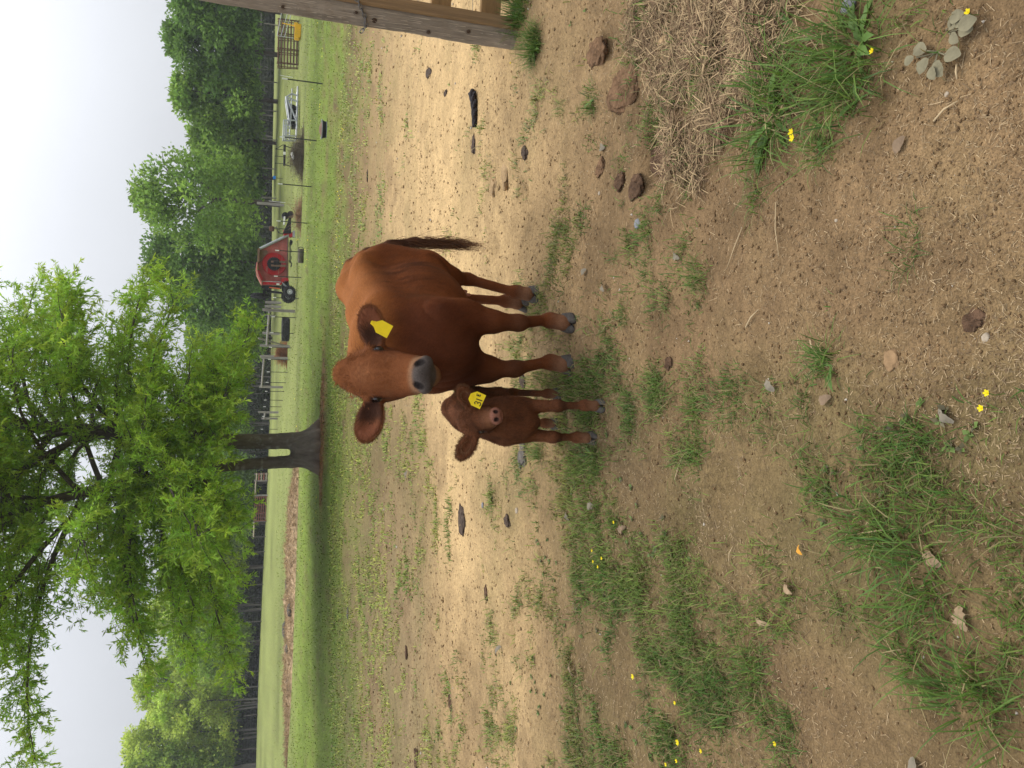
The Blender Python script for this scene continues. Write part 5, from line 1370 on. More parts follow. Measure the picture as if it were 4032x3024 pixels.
def brush_pile(name, cx, cy, cw, ch, cd, n, col, label, cat, r=.012):
    rng = np.random.default_rng(int(abs(cx) * 10) + 3); z = float(macro_z(cx, cy)); root = empty(name, (cx, cy, z)); tag(root, label, cat)
    paths = []
    for i in range(n):
        a = rng.normal(0, .38, 2); x, y = a[0] * cw, a[1] * cd; top = ch * math.exp(-(a[0] ** 2 + a[1] ** 2) * 2.2)
        h_ = rng.uniform(0, 1) * top; d = unit(np.array([rng.normal(), rng.normal(), rng.normal(0, .35)])); l_ = rng.uniform(.25, .9)
        p = np.array([x, y, h_ + .02]); m_ = p + d * l_ * .5 + rng.normal(0, .04, 3); e = p + d * l_; m_[2] = max(m_[2], .01); e[2] = max(e[2], .01)
        paths.append((np.stack([p, m_, e]), (r, r * .8, r * .3)))
    V, F = polyline_tubes(paths, 3)
    m = mat(name + '_wood', col, rough=.9, noise=(2.5, .5, 1.5, 3)); np_mesh('twigs', V, F, m, root)['kind'] = 'stuff'
    return root
q = ground(1194, 615); bp = brush_pile('brush_pile', q.x, q.y, 1.15, .62, .6, 1400, (.155, .125, .085), 'heap of dry grey brown brushwood behind the wire fence', 'brush pile', .008)
mb = MB(); mb.prism([(-.28, .50), (.05, .60), (.10, .50), (-.2, .42)], -.25, .0); mb.build('white_sack', white_m, bp, bevel=.03)
q = on_line(1132, 1392, 1.6); brush_pile('pine_debris', q.x, q.y, .62, .75, .5, 1200, (.30, .135, .06), 'rust brown heap of dead pine brush between the grey posts', 'brush pile', .010)
q = ground(1186, 850); brush_pile('dirt_heap', q.x, q.y, .7, .25, .5, 500, (.30, .19, .11), 'small brown heap of dry stalks right of the red mower', 'debris heap', .009)

def build_rake():
    p = at(1146, 614, 52); p.z = float(macro_z(p.x, p.y)); r = empty('boom_sprayer', p); tag(r, 'low black implement bar on thin legs behind the brushwood heap', 'implement')
    mb = MB(); mb.box((0, 0, .42), (1.35, .16, .14)); mb.build('beam', black_m, r, bevel=.02)
    for x in (-.55, -.1, .35): mb = MB(); mb.tube([(x, 0, .45), (x, .05, 1.0)], .02, 6); mb.build('upright', black_m, r)
    for x in (-.6, .6): mb = MB(); mb.tube([(x, 0, .40), (x - .05, .1, 0)], .03, 6); mb.build('stand', black_m, r)
    mb = MB(); mb.box((.1, -.1, .42), (.18, .06, .16)); mb.build('plate', white_m, r, bevel=.01)
    mb = MB(); mb.tube([(.35, .05, .98), (.7, .1, .5)], .02, 6); mb.build('stay', black_m, r)
build_rake()
def build_blue():
    p = at(1104, 702, 62); p.z = float(macro_z(p.x, p.y)); r = empty('blue_box', p); tag(r, 'small bright blue box fixed on a thin post in the field', 'box')
    m = mat('blue_plastic', (.02, .20, .62), rough=.5)
    mb = MB(); mb.box((0, -.05, .62), (.22, .16, .20)); mb.build('box_body', m, r, bevel=.01)
    mb = MB(); mb.tube([(0, .04, 0), (0, .04, .7)], .02, 6); mb.build('box_post', steel_m, r)
build_blue()
def build_stakes():
    wm = white_m
    for px, py, Y, h_, lab in ((1146, 800, 58, 1.15, 'thin white stake beside the thick leaning post'), (1160, 548, 46, .75, 'short white pipe at the end of the grey cattle frame'), (1157, 305, 52, .8, 'slim white stake beside the nearest steel post')):
        p = at(px, py, Y); p.z = float(macro_z(p.x, p.y)); mb = MB(); mb.tube([(0, 0, -.1), (.01, 0, h_ * .6), (.03, 0, h_)], [.018, .016, .014], 7)
        o = mb.build('white_stake', wm, loc=p); tag(o, lab, 'stake', 'white stakes behind the fence')
build_stakes()

# windrow of old hay along the field
def build_windrow():
    rng = np.random.default_rng(9)
    A, Bp = ground(1160, 1860), ground(1128, 2800); A.z = Bp.z = 0
    A = Vector((-2.6, 38.2, 0)); Bp = Vector((-20.6, 43.0, 0))
    n, m = 220, 26; V = np.zeros((n, m, 3)); C = np.zeros((n, m, 3)); d = (Bp - A); nn = Vector((-d.y, d.x, 0)).normalized()
    nn = nn if nn.y > 0 else -nn
    for i in range(n):
        t = i / (n - 1); c = A + d * t; wv = (1.7 * min(1, t / .25 + .25) * min(1, (1 - t) / .35 + .1)); hh = .30 * (min(1, t / .25 + .1) * min(1, (1 - t) / .4 + .05))
        for j in range(m):
            s = j / (m - 1) * 2 - 1
            p = c + nn * (s * wv); V[i, j] = (p.x, p.y, 0); V[i, j, 2] = hh * (1 - s * s) ** .8
    X, Y = V[..., 0], V[..., 1]
    V[..., 2] *= (1 + .9 * fbm(X, Y, 1.6, 5) + .5 * fbm(X, Y, .4, 6)); V[..., 2] += macro_z(X, Y) - .02
    C[:] = np.array([.42, .30, .18]); C *= (1 + .4 * fbm(X, Y, .8, 9) + .5 * fbm(X, Y, .25, 10))[..., None]
    dk = smooth(.15, .4, fbm(X, Y, 1.1, 12))[..., None]; C = C * (1 - .45 * dk)
    i = np.arange(n - 1)[:, None] * m; j = np.arange(m - 1)[None]
    F = np.stack([i + j, i + m + j, i + m + j + 1, i + j + 1], -1).reshape(-1, 4)
    root = np_mesh('hay_windrow', V.reshape(-1, 3), F, mat('old_hay', vcol='Col', rough=.95, noise=[(6, .7, 1.3, 4), (30, .75, 1.25, 3)], bump=(9, .7, .06)), cols=np.clip(C.reshape(-1, 3), .01, 1), smooth_=True)
    tag(root, 'long low windrow of old brown hay lying across the far field', 'hay row')
    k = 16000; ii, jj = rng.integers(0, n, k), rng.integers(1, m - 1, k); P = V[ii, jj] + rng.normal(0, .06, (k, 3)) * np.array([1, 1, .3]); D = rng.normal(0, 1, (k, 3)) * np.array([1, 1, .4])
    cc = np.array([.36, .26, .15]) * rng.uniform(.5, 1.4, (k, 1))
    VV, FF, CC = leaves(P, D, .28, .028, rng, cc); o = np_mesh('straw', VV, FF, leaf2_m, root, cols=CC); o['kind'] = 'stuff'
    labs = ['dark grey soil lump on the crest of the hay row', 'dark lump at the near edge of the hay row, left half', 'brown hump on the hay row closest to the oak', 'dark clod at the right foot of the hay row']
    for (px, py, Y, s_), lab in zip(((1098, 2478, 42.6, .42), (1144, 2402, 39.6, .26), (1106, 2300, 42.0, .32), (1140, 2555, 40.4, .26)), labs):
        p = at(px, py, Y); B = rng.normal(0, 1, 3)
        mb = MB(); mb.lathe([(s_ * 1.25 * math.sin(a), s_ * .55 * math.cos(a)) for a in np.linspace(.01, math.pi - .01, 8)], 'z', 12)
        v = np.array(mb.v); v *= (1 + .35 * fbm(v[:, 0] * 2 + px, v[:, 1] * 2 + v[:, 2], .5, 3))[:, None]; mb.v = [tuple(q) for q in v]
        o = mb.build('soil_lump', mat('dark_soil', (.095, .085, .070), rough=.95, noise=(6, .6, 1.4, 4)), loc=(p.x, p.y, float(macro_z(p.x, p.y)) + .18), smooth_=True); tag(o, lab, 'clod', 'dark lumps on the hay row')
build_windrow()
# ------------------------------------------------------------------ grass, straw and crumbs
blade_m = mat('grass_blade', vcol='Col', rough=0.5, spec=0.25, trans=0.35)
straw_m = mat('dry_straw', vcol='Col', rough=0.75, spec=0.15)
crumb_m = mat('soil_crumb', vcol='Col', rough=0.95, spec=0.08)

def blades(P, head, length, lean, width, cols, bend=.9):
    """curved blades of three segments from base points P"""
    n = len(P); h = np.stack([np.cos(head), np.sin(head), 0 * head], 1); w = np.stack([-np.sin(head), np.cos(head), 0 * head], 1) * (width / 2)[:, None]
    def pt(t):
        a = lean * (t ** 1.3)[...] if np.ndim(t) else lean * t ** .8
        a = lean * (.35 + .65 * t * bend)
        return P + (h * np.sin(a)[:, None] + np.array([0, 0, 1.]) * np.cos(a)[:, None]) * (length * t)[:, None]
    m1, m2, tip = pt(.42), pt(.75), pt(1.0)
    V = np.stack([P - w * .8, P + w * .8, m1 - w, m1 + w, m2 - w * .7, m2 + w * .7, tip], 1).reshape(-1, 3)
    b = np.arange(n)[:, None] * 7
    Q = (b[:, None, :] + np.array([[1, 0, 2, 3], [3, 2, 4, 5]])[None]).reshape(-1, 4)
    T = b + np.array([[5, 4, 6]])
    C = np.repeat(cols, 7, 0); sh = np.tile(np.array([.75, .75, 1, 1, 1.05, 1.05, 1.1]), n)[:, None]
    return V, Q, T, C * sh

def scatter(n, r0, r1, rng, a0=-33, a1=33):
    r = np.exp(rng.uniform(math.log(r0), math.log(r1), n)); a = np.radians(rng.uniform(a0, a1, n))
    return r * np.sin(a), r * np.cos(a), r

def build_grass():
    rng = np.random.default_rng(21)
    # tufts: many blades from one crown
    x, y, r = scatter(120000, 1.05, 20, rng)
    g = green(x, y)
    pr = smooth(.22, .86, g + .70 * fbm(x, y, 1.3, 60, 2) + .85 * fbm(x, y, .45, 61) + .45 * fbm(x, y, .14, 62)) * (.30 + .70 * np.clip(g, 0, 1)) * (.12 + .88 * smooth(-.22, .25, fbm(x, y, .13, 66, 2)))
    k = rng.random(len(x)) < pr * np.interp(r, [1, 2.2, 3.0, 6], [.34, .50, 2.0, 2.0]); x, y, r = x[k], y[k], r[k]
    print('tufts', len(x))
    nb = rng.integers(3, 10, len(x)); nb = np.where(r > 7, np.minimum(nb, 6), nb)
    idx = np.repeat(np.arange(len(x)), nb); n = len(idx)
    sp = (.012 + .016 * rng.random(len(x)))[idx] * (1 + r[idx] * .10)
    bx = x[idx] + rng.normal(0, 1, n) * sp; by = y[idx] + rng.normal(0, 1, n) * sp
    P = np.stack([bx, by, gz(bx, by) - .003], 1)
    tl = (.026 + .050 * rng.random(len(x)) ** 1.8)[idx]
    L = tl * rng.uniform(.5, 1.35, n)
    wd = np.maximum(.0027 * rng.uniform(.6, 1.5, n), r[idx] * .0012)
    tone = np.clip(rng.random(len(x)) + .7 * fbm(x, y, .6, 67), 0, 1)[idx]; dry = (rng.random(n) < .24)
    C = np.array([.060, .125, .022]) * (1 - tone[:, None]) + np.array([.165, .215, .045]) * tone[:, None]
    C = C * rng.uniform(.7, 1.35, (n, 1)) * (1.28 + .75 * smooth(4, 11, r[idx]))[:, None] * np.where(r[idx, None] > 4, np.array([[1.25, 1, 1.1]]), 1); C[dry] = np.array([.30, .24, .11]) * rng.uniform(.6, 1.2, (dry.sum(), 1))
    V, Q, T, C = blades(P, rng.uniform(0, 2 * math.pi, n), L, rng.uniform(.4, 1.75, n), wd, C)
    nv = np.repeat(np.where(r[idx, None] > 4.5, np.array([[0, -.2, .98]]), np.stack([np.sin(idx * 7.), -.6 + 0 * idx, .9 + 0 * idx], 1)), 7, 0)
    o = np_mesh('grass', V, Q, blade_m, cols=np.clip(C, .005, .9), F2=T, smooth_=True, normals=unit_rows(nv)); tag(o, 'short patchy green grass on the trodden soil', 'grass', kind='stuff')
    # pasture farther off
    x, y, r = scatter(74000, 13, 62, rng, -34, 34)
    g = green(x, y); k = rng.random(len(x)) < smooth(.25, .75, g + .4 * fbm(x, y, 1.2, 71)); x, y, r = x[k], y[k], r[k]; n = len(x)
    P = np.stack([x, y, gz(x, y) - .01], 1); L = rng.uniform(.02, .055, n) * (1 + .6 * fbm(x, y, 3.0, 73)); wd = r * rng.uniform(.0006, .0013, n)
    tone = np.clip(.5 + .9 * fbm(x, y, 4.0, 74) + rng.normal(0, .25, n), 0, 1)[:, None]
    C = (np.array([.118, .165, .021]) * (1 - tone) + np.array([.198, .255, .038]) * tone) * rng.uniform(.85, 1.2, (n, 1))
    s = rng.random(n) < .10; C[s] = np.array([.30, .26, .13]) * rng.uniform(.7, 1.1, (s.sum(), 1))
    V, Q, T, C = blades(P, rng.uniform(0, 6.28, n), L, rng.uniform(.2, 1.2, n), wd, C)
    o = np_mesh('pasture_grass', V, Q, blade_m, cols=np.clip(C * 1.12, .005, .9), F2=T, smooth_=True, normals=np.tile((0, -.15, .99), (len(V), 1))); tag(o, 'longer green pasture grass under and beyond the oak', 'grass', kind='stuff')
    # broad little weeds in the turf
    x, y, r = scatter(9000, 1.1, 9, rng); g = green(x, y)
    k = rng.random(len(x)) < smooth(.45, .85, g + .7 * fbm(x, y, .5, 81)) * .40; x, y, r = x[k], y[k], r[k]
    nb = 6; idx = np.repeat(np.arange(len(x)), nb); n = len(idx)
    P = np.stack([x[idx], y[idx], gz(x, y)[idx] + .004], 1); a = rng.uniform(0, 6.28, n); D = np.stack([np.cos(a), np.sin(a), rng.uniform(.1, .7, n)], 1)
    C = np.array([.125, .185, .050]) * rng.uniform(.6, 1.5, (n, 1)); dd = rng.random(n) < .25; C[dd] = np.array([.17, .15, .085]) * rng.uniform(.7, 1.2, (dd.sum(), 1))
    V, F, C = leaves(P, D, .020, .013, rng, C, 1.0); o = np_mesh('clover', V, F, blade_m, cols=np.clip(C, .005, .9)); tag(o, 'small broad leaved weeds among the grass', 'weeds', kind='stuff')
    # yellow buttercups too far to count
    x, y, r = scatter(6000, 12, 46, rng, -34, 30); k = rng.random(len(x)) < smooth(.22, .5, fbm(x, y, 2.6, 91, 3)) * smooth(14, 17, y) * .5; x, y, r = x[k], y[k], r[k]; n = len(x)
    P = np.stack([x, y, gz(x, y) + rng.uniform(.05, .10, n)], 1); a = rng.uniform(0, 6.28, n)
    D = np.stack([np.cos(a), np.sin(a), .2 + 0 * a], 1); s = (r * .0008)[:, None]
    V = np.stack([P - D * s, P + np.cross(D, [0, 0, 1.]) * s + [0, 0, .004], P + D * s + np.array([0, 0, .012]), P - np.cross(D, [0, 0, 1.]) * s + [0, 0, .010]], 1).reshape(-1, 3)
    o = np_mesh('buttercups', V, np.arange(4 * n).reshape(-1, 4), mat('buttercup_petal', (.75, .62, .02), rough=.5)); tag(o, 'scattered yellow buttercups across the pasture', 'buttercups', kind='stuff')
build_grass()

def bits(P, D, L, W, rng, cols, flat=False):
    """flat bent straws lying on the ground"""
    n = len(P); D = unit_rows(D); S = unit_rows(np.cross(D, np.array([0, 0, 1.]) + rng.normal(0, .4, (n, 3)))) * (W / 2)[:, None]
    if flat:
        e = P + D * L[:, None]; return np.stack([P - S, P + S, e + S * .7, e - S * .7], 1).reshape(-1, 3), np.arange(4 * n).reshape(-1, 4), np.repeat(cols, 4, 0)
    m = P + D * (L * .5)[:, None] + S * rng.normal(0, .8, (n, 1)) + np.array([0, 0, .004]) * rng.random((n, 1)); e = P + D * L[:, None]
    V = np.stack([P - S, P + S, m + S, m - S, e + S * .8, e - S * .8], 1).reshape(-1, 3); b = np.arange(n)[:, None] * 6
    Q = (b[:, None, :] + np.array([[0, 1, 2, 3], [3, 2, 4, 5]])[None]).reshape(-1, 4)
    return V, Q, np.repeat(cols, 6, 0)

def build_litter():
    rng = np.random.default_rng(31)
    x, y, r = scatter(120000, 1.0, 13, rng); s = sandy(x, y)
    k = rng.random(len(x)) < np.clip((.55 + .9 * fbm(x, y, .7, 101)) * (1 - .8 * s * (r > 4.5)), .04, 1); x, y, r = x[k], y[k], r[k]; n = len(x)
    P = np.stack([x, y, gz(x, y) + .003], 1); a = rng.uniform(0, 6.28, n); D = np.stack([np.cos(a), np.sin(a), rng.normal(.04, .14, n)], 1)
    L = rng.uniform(.004, .017, n) * (1 + .22 * np.maximum(r - 1.5, 0) ** .7) * np.where(rng.random(n) < .05, 2.4, 1); W = np.maximum(.0011 * rng.uniform(.6, 1.7, n), r * .0006)
    C = np.array([.34, .25, .145]) * rng.uniform(.35, 1.35, (n, 1)) * np.array([1, 1, 1.]) ; d = rng.random(n) < .35; C[d] = np.array([.13, .085, .050]) * rng.uniform(.6, 1.5, (d.sum(), 1))
    V, Q, C = bits(P, D, L, W, rng, C, True); o = np_mesh('straw', V, Q, straw_m, cols=np.clip(C, .01, .9)); tag(o, 'bits of dry straw trodden into the soil', 'straw', kind='stuff')
    # crumbs of soil
    x, y, r = scatter(62000, 1.0, 13.5, rng); g = green(x, y); s = sandy(x, y); k = rng.random(len(x)) < np.clip(.75 + 1.0 * fbm(x, y, .8, 111) - .5 * g, .08, 1); x, y, r = x[k], y[k], r[k]; s = s[k]; n = len(x)
    sz = (.0012 + .0048 * rng.random(n) ** 6) * (.62 + .30 * r)
    T = np.array([[1, 1, 1], [-1, -1, 1], [-1, 1, -1], [1, -1, -1.]]) * .75
    off = T[None] * rng.uniform(.5, 1.4, (n, 4, 3)); a = rng.uniform(0, 6.28, n); c_, s_ = np.cos(a)[:, None], np.sin(a)[:, None]
    off = np.stack([off[..., 0] * c_ - off[..., 1] * s_, off[..., 0] * s_ + off[..., 1] * c_, off[..., 2] * .75], -1)
    V = (np.stack([x, y, gz(x, y) + sz * .2], 1)[:, None] + off * sz[:, None, None]).reshape(-1, 3)
    b = np.arange(n)[:, None] * 4; F = (b[:, None, :] + np.array([[0, 1, 2], [0, 3, 1], [0, 2, 3], [1, 3, 2]])[None]).reshape(-1, 3)
    C = np.array([.185, .115, .058]) * (1 - s[:, None]) + np.array([.42, .29, .15]) * s[:, None]; C = C * rng.uniform(.62, 1.25, (n, 1)); q = rng.random(n) < .008; C[q] = (.52, .46, .38)
    o = np_mesh('soil_crumbs', V, F, crumb_m, cols=np.clip(np.repeat(C, 4, 0), .01, .9)); tag(o, 'small crumbs and pebbles of dry soil', 'soil crumbs', kind='stuff')
    # the mat of old hay at the right
    c = [(2700, 300, .30), (2860, 130, .30), (2780, 480, .22), (2900, 330, .22), (2660, 120, .22), (3030, 120, .20), (2820, 620, .16), (2650, 700, .14), (2560, 60, .2), (3120, 300, .14), (2780, 20, .3), (2960, 560, .10)]
    Ps = []
    for (px, py, rr) in c:
        p = ground(px, py); m = int(30000 * rr * rr) + 300; a = rng.uniform(0, 6.28, m); q = rr * np.sqrt(rng.random(m)); Ps.append(np.stack([p.x + q * np.cos(a), p.y + q * np.sin(a)], 1))
    XY = np.concatenate(Ps); k = fbm(XY[:, 0], XY[:, 1], .16, 121) > -.10; XY = XY[k]; n = len(XY)
    P = np.concatenate([XY, (gz(XY[:, 0], XY[:, 1]) + rng.uniform(.002, .03, n))[:, None]], 1); a = rng.normal(.9, 1.0, n) + 3.14 * rng.integers(0, 2, n); D = np.stack([np.cos(a), np.sin(a), rng.normal(0, .16, n)], 1)
    C = np.array([.33, .235, .128]) * rng.uniform(.4, 1.4, (n, 1)); d = rng.random(n) < .36; C[d] = np.array([.15, .092, .052]) * rng.uniform(.6, 1.4, (d.sum(), 1))
    V, Q, C = bits(P, D, rng.uniform(.03, .12, n), .0024 * rng.uniform(.6, 1.5, n), rng, C); o = np_mesh('hay', V, Q, straw_m, cols=np.clip(C, .01, .9)); tag(o, 'mat of old matted hay on the soil below the gate post', 'hay', kind='stuff')
    # pine straw round the oak
    b = ground(1262, 1772); n = 2200; a = rng.uniform(0, 6.28, n); q = rng.uniform(.3, 1.7, n); x = b.x + .35 + q * np.cos(a) * 1.15; y = b.y + q * np.sin(a) * .6 - .3
    P = np.stack([x, y, gz(x, y) + rng.uniform(.0, .02, n)], 1); a = rng.uniform(0, 6.28, n); D = np.stack([np.cos(a), np.sin(a), rng.normal(0, .1, n)], 1); C = np.array([.30, .155, .07]) * rng.uniform(.5, 1.4, (n, 1))
    V, Q, C = bits(P, D, rng.uniform(.06, .2, n), .012 * rng.uniform(.6, 1.4, n), rng, C); o = np_mesh('pine_straw', V, Q, straw_m, cols=np.clip(C, .01, .9)); tag(o, 'reddish dead needles heaped round the oak foot', 'pine straw', kind='stuff')
build_litter()

# ------------------------------------------------------------------ gate post, chain and boards at the right
def build_gate_post():
    post_wood = mat('weathered_post', (.25, .208, .160), rough=.9, noise=[(1.6, .72, 1.25, 5), (9, .78, 1.25, 5), (40, .85, 1.15, 3)], stretch=(6, 6, .55), bump=[(24, .5, .012), (5, .5, .02)])
    fresh = mat('brown_board', (.21, .135, .068), rough=.85, noise=[(1.4, .70, 1.25, 5), (10, .80, 1.2, 4)], stretch=(7, 7, .45), bump=(22, .4, .008))
    chips = mat('splintered_wood', (.46, .39, .30), rough=.9, noise=[(3, .75, 1.15, 3)], stretch=(5, 5, .5))
    knot_m = mat('wood_knot', (.060, .038, .024), rough=.9)
    base = ground(2030, 143); base.z -= .02
    yaw = math.radians(45 - 7)
    r = empty('gate_post', base, yaw); tag(r, 'square weathered wooden gate post at the right edge with a chain round it', 'post')
    s = .140; hgt = 2.15; N = 40
    rng = np.random.default_rng(4); rings = []
    for i in range(N + 1):
        z = -.12 + (hgt + .12) * i / N; w = s / 2 * (1 + .012 * math.sin(z * 5)); ch = .010 + .004 * math.sin(z * 9 + 1)
        pts = []
        for (cx_, cy_) in ((-1, -1), (1, -1), (1, 1), (-1, 1)):
            a = (cx_ * w, cy_ * (w - ch)); b = (cx_ * (w - ch), cy_ * w); o_ = (a, b) if cx_ * cy_ > 0 else (b, a)
            pts += [(p[0] + rng.normal(0, .0014), p[1] + rng.normal(0, .0014), z) for p in o_]
        rings.append(pts)
    mb = MB(); V = [p for q in rings for p in q]; F = [(i * 8 + j, i * 8 + (j + 1) % 8, (i + 1) * 8 + (j + 1) % 8, (i + 1) * 8 + j) for i in range(N) for j in range(8)] + [tuple(range(N * 8, N * 8 + 8))]
    mb.add(V, F); mb.build('post_timber', post_wood, r)
    # brown facing board on the right-hand face
    mb = MB(); mb.box((.004, -s / 2 - .012, hgt / 2 - .02), (s * .98, .021, hgt - .02)); mb.build('facing_board', fresh, r, bevel=.004)
    mb = MB(); mb.box((s / 2 + .022, -.018, hgt / 2), (.040, s * .80, hgt - .05)); mb.build('gate_stop', fresh, r, bevel=.004)
    # knots and pale torn fibres on the camera-side face (-x)
    for z in (.36, .98, 1.10, 1.55, .62):
        y = {.36: -.015, .98: .012, 1.10: -.02, 1.55: .02, .62: .03}[z]
        k = MB(); k.lathe([(.001, -.004), (.009, -.0015), (.014, .0015), (.017, -.001)], 'x', 14, (-s / 2 - .0005, y, z)); o = k.build('knot', knot_m, r, smooth_=True)
    for i in range(90):
        z = rng.uniform(.05, 1.9); y = rng.uniform(-.062, .062); l_ = rng.uniform(.02, .16); w = rng.uniform(.0008, .0030)
        k = MB(); k.add([(-s / 2 - .0015, y - w, z), (-s / 2 - .0035, y, z - l_ * .2), (-s / 2 - .0015, y + w, z + l_ * .1), (-s / 2 - .0025, y + w * .3, z + l_)], [(0, 1, 2, 3)]); k.build('splinter', chips, r)
    # chain hanging round the post
    ch = empty('gate_chain', base, yaw); tag(ch, 'grey steel chain looped round the wooden gate post', 'chain')
    chain_m = mat('chain_steel', (.20, .19, .18), rough=.55, metal=.7, noise=(30, .6, 1.2, 2))
    path = [(-s / 2 - .012, .10, 1.06), (-s / 2 - .012, .055, 1.03), (-s / 2 - .012, .0, 1.04), (-s / 2 - .012, -.055, 1.07), (-s / 2 - .014, -s / 2 - .034, 1.095), (-.03, -s / 2 - .036, 1.15), (.03, -s / 2 - .036, 1.21), (.10, -s / 2 - .04, 1.30), (.25, -s / 2 - .06, 1.36), (.42, -s / 2 - .06, 1.42)]
    P = [Vector(p) for p in path]; seg = []
    step = .026
    for a, b in zip(P[:-1], P[1:]):
        n = max(1, round((b - a).length / step)); seg += [a.lerp(b, i / n) for i in range(n)]
    me = None
    for i, (a, b) in enumerate(zip(seg[:-1], seg[1:])):
        d = (b - a).normalized(); side = d.cross(Vector((1, 0, 0)) if abs(d.x) < .8 else Vector((0, 1, 0))).normalized()
        M3 = Matrix((d, side, d.cross(side))).transposed()
        if i % 2: M3 = M3 @ Matrix.Rotation(math.pi / 2, 3, 'X')
        if me is None:
            mb = MB(); ring = []
            for k in range(12):
                th = 2 * math.pi * k / 12; ring.append(Vector((.011 * math.cos(th) * 1.0 + (.008 if math.cos(th) > 0 else -.008), .0105 * math.sin(th), 0)))
            V = []
            for k in range(12):
                c = ring[k]; rd = c.normalized()
                for j in range(5): th = 2 * math.pi * j / 5; V.append(c + rd * .0036 * math.cos(th) + Vector((0, 0, .0036 * math.sin(th))))
            mb.add(V, [(k * 5 + j, k * 5 + (j + 1) % 5, ((k + 1) % 12) * 5 + (j + 1) % 5, ((k + 1) % 12) * 5 + j) for k in range(12) for j in range(5)])
            o = mb.build('chain_link', chain_m, ch, smooth_=True); me = o.data
        else:
            o = bpy.data.objects.new('chain_link', me); COL.objects.link(o); o.parent = ch
        o.matrix_local = Matrix.Translation((a + b) / 2) @ M3.to_4x4()
    # boards of the gate behind the post
    g = empty('board_gate', base); tag(g, 'wooden board gate with wire mesh starting behind the gate post', 'gate')
    rail_m = mat('gate_board', (.27, .165, .072), rough=.85, noise=[(1.4, .70, 1.25, 5), (9, .8, 1.2, 4)], stretch=(.5, 7, 7), bump=(20, .4, .008))
    A = Vector((.10, .10, 0)); dr = Vector((1, -.12, 0)).normalized(); wz = Matrix.Rotation(math.atan2(dr.y, dr.x), 3, 'Z')
    for z, h_ in ((.17, .140), (.52, .135), (.95, .135), (1.38, .135)):
        mb = MB(); mb.box(A + dr * 1.1 + Vector((0, 0, z)), (2.3, .045, h_), wz); mb.build('board', rail_m, g, bevel=.004)
    for k in range(7):
        z = .10 + k * .19; mb = MB(); a = A + dr * .02 + Vector((0, .03, z)); mb.tube([a, a + dr * 2.2], .0018, 4); mb.build('mesh_wire', wire_m, g)
    for k in range(12):
        a = A + dr * (.06 + k * .18) + Vector((0, .03, .05)); mb = MB(); mb.tube([a, a + Vector((0, 0, 1.3))], .0016, 4); mb.build('mesh_wire', wire_m, g)
    mb = MB(); mb.tube([A + dr * .26 + Vector((0, .12, -.05)), A + dr * .26 + Vector((0, .12, 1.2))], .028, 10); mb.build('pipe_post', rust_m, g, smooth_=True)
build_gate_post()

# ------------------------------------------------------------------ lumps, stones, rope
def lump_mesh(name, rad, seed, m, flat=.5, rough_=.35, sub=14, cols=None, hole=None):
    mb = MB(); mb.lathe([(math.sin(a), math.cos(a)) for a in np.linspace(.02, math.pi - .02, sub)], 'z', sub + 6)
    v = np.array(mb.v); d = 1 + rough_ * (fbm(v[:, 0] + seed, v[:, 1] + v[:, 2], .9, seed, 5) + .9 * fbm(v[:, 2] + seed * 2, v[:, 0] - v[:, 1], .38, seed + 3, 4))
    v = v * d[:, None]; v[:, 2] = np.where(v[:, 2] > 0, np.minimum(v[:, 2], .62 + .35 * fbm(v[:, 0] + seed, v[:, 1], .5, seed + 9, 4)), v[:, 2])
    if hole: v[:, 2] -= hole * np.exp(-((v[:, 0] - .2) ** 2 + v[:, 1] ** 2) / .15) * (v[:, 2] > 0)
    v = v * np.array([rad[0], rad[1], rad[2]]); mb.v = [tuple(p) for p in v]
    return mb, v
def lump(name, px, py, rad, m, label, cat, group=None, rz=0.0, seed=1, sink=.42, rough_=.35, hole=None, tilt=(0, 0), sub=22):
    mb, v = lump_mesh(name, rad, seed, m, rough_=rough_, hole=hole, sub=sub); p = ground(px, py); p.z = float(gz(p.x, p.y)) + rad[2] * (1 - 2 * sink) * .5
    o = mb.build(name, m, loc=p, smooth_=True); o.rotation_euler = (tilt[0], tilt[1], rz); return tag(o, label, cat, group)
dung_m = mat('dry_dung', (.068, .048, .036), rough=.9, noise=[(25, .6, 1.5, 4)], bump=[(30, .8, .02), (90, .6, .006)])
dungg_m = mat('grey_dung', (.125, .110, .095), rough=.9, noise=[(25, .6, 1.4, 4)], bump=[(30, .8, .02), (90, .6, .006)])
clod_m = mat('red_clod', (.145, .085, .047), rough=.95, noise=[(16, .65, 1.35, 5), (60, .75, 1.25, 3)], bump=[(22, .9, .03), (80, .7, .008)])
dclod_m = mat('dark_clod', (.085, .050, .030), rough=.95, noise=[(16, .6, 1.4, 5), (60, .7, 1.3, 3)], bump=[(22, .9, .03), (80, .7, .008)])
sclod_m = mat('sandy_clod', (.33, .225, .12), rough=.95, noise=[(16, .75, 1.25, 5)], bump=[(22, .8, .02), (80, .6, .006)])
stone_m = mat('grey_stone', (.20, .20, .22), rough=.8, noise=[(40, .7, 1.3, 4)], bump=(60, .6, .006))
pale_m = mat('pale_stone', (.34, .28, .21), rough=.85, noise=[(40, .8, 1.2, 3)])
G1 = 'dung pats on the sandy track'
lump('dung_pat', 1820, 2045, (.115, .085, .022), dung_m, 'dark dung pat lying alone on the pale sandy track', 'dung pat', G1, .3, 3, rough_=.5, hole=.5)
lump('dung_pat', 2000, 2052, (.060, .040, .018), dung_m, 'small curled dark dung lump nearer the grass than the big pat', 'dung pat', G1, 1.2, 5, rough_=.5)
lump('dung_pat', 2066, 1785, (.085, .06, .030), dungg_m, 'grey crusted dung lump right beside the calf feet', 'dung pat', G1, .8, 7, rough_=.6)
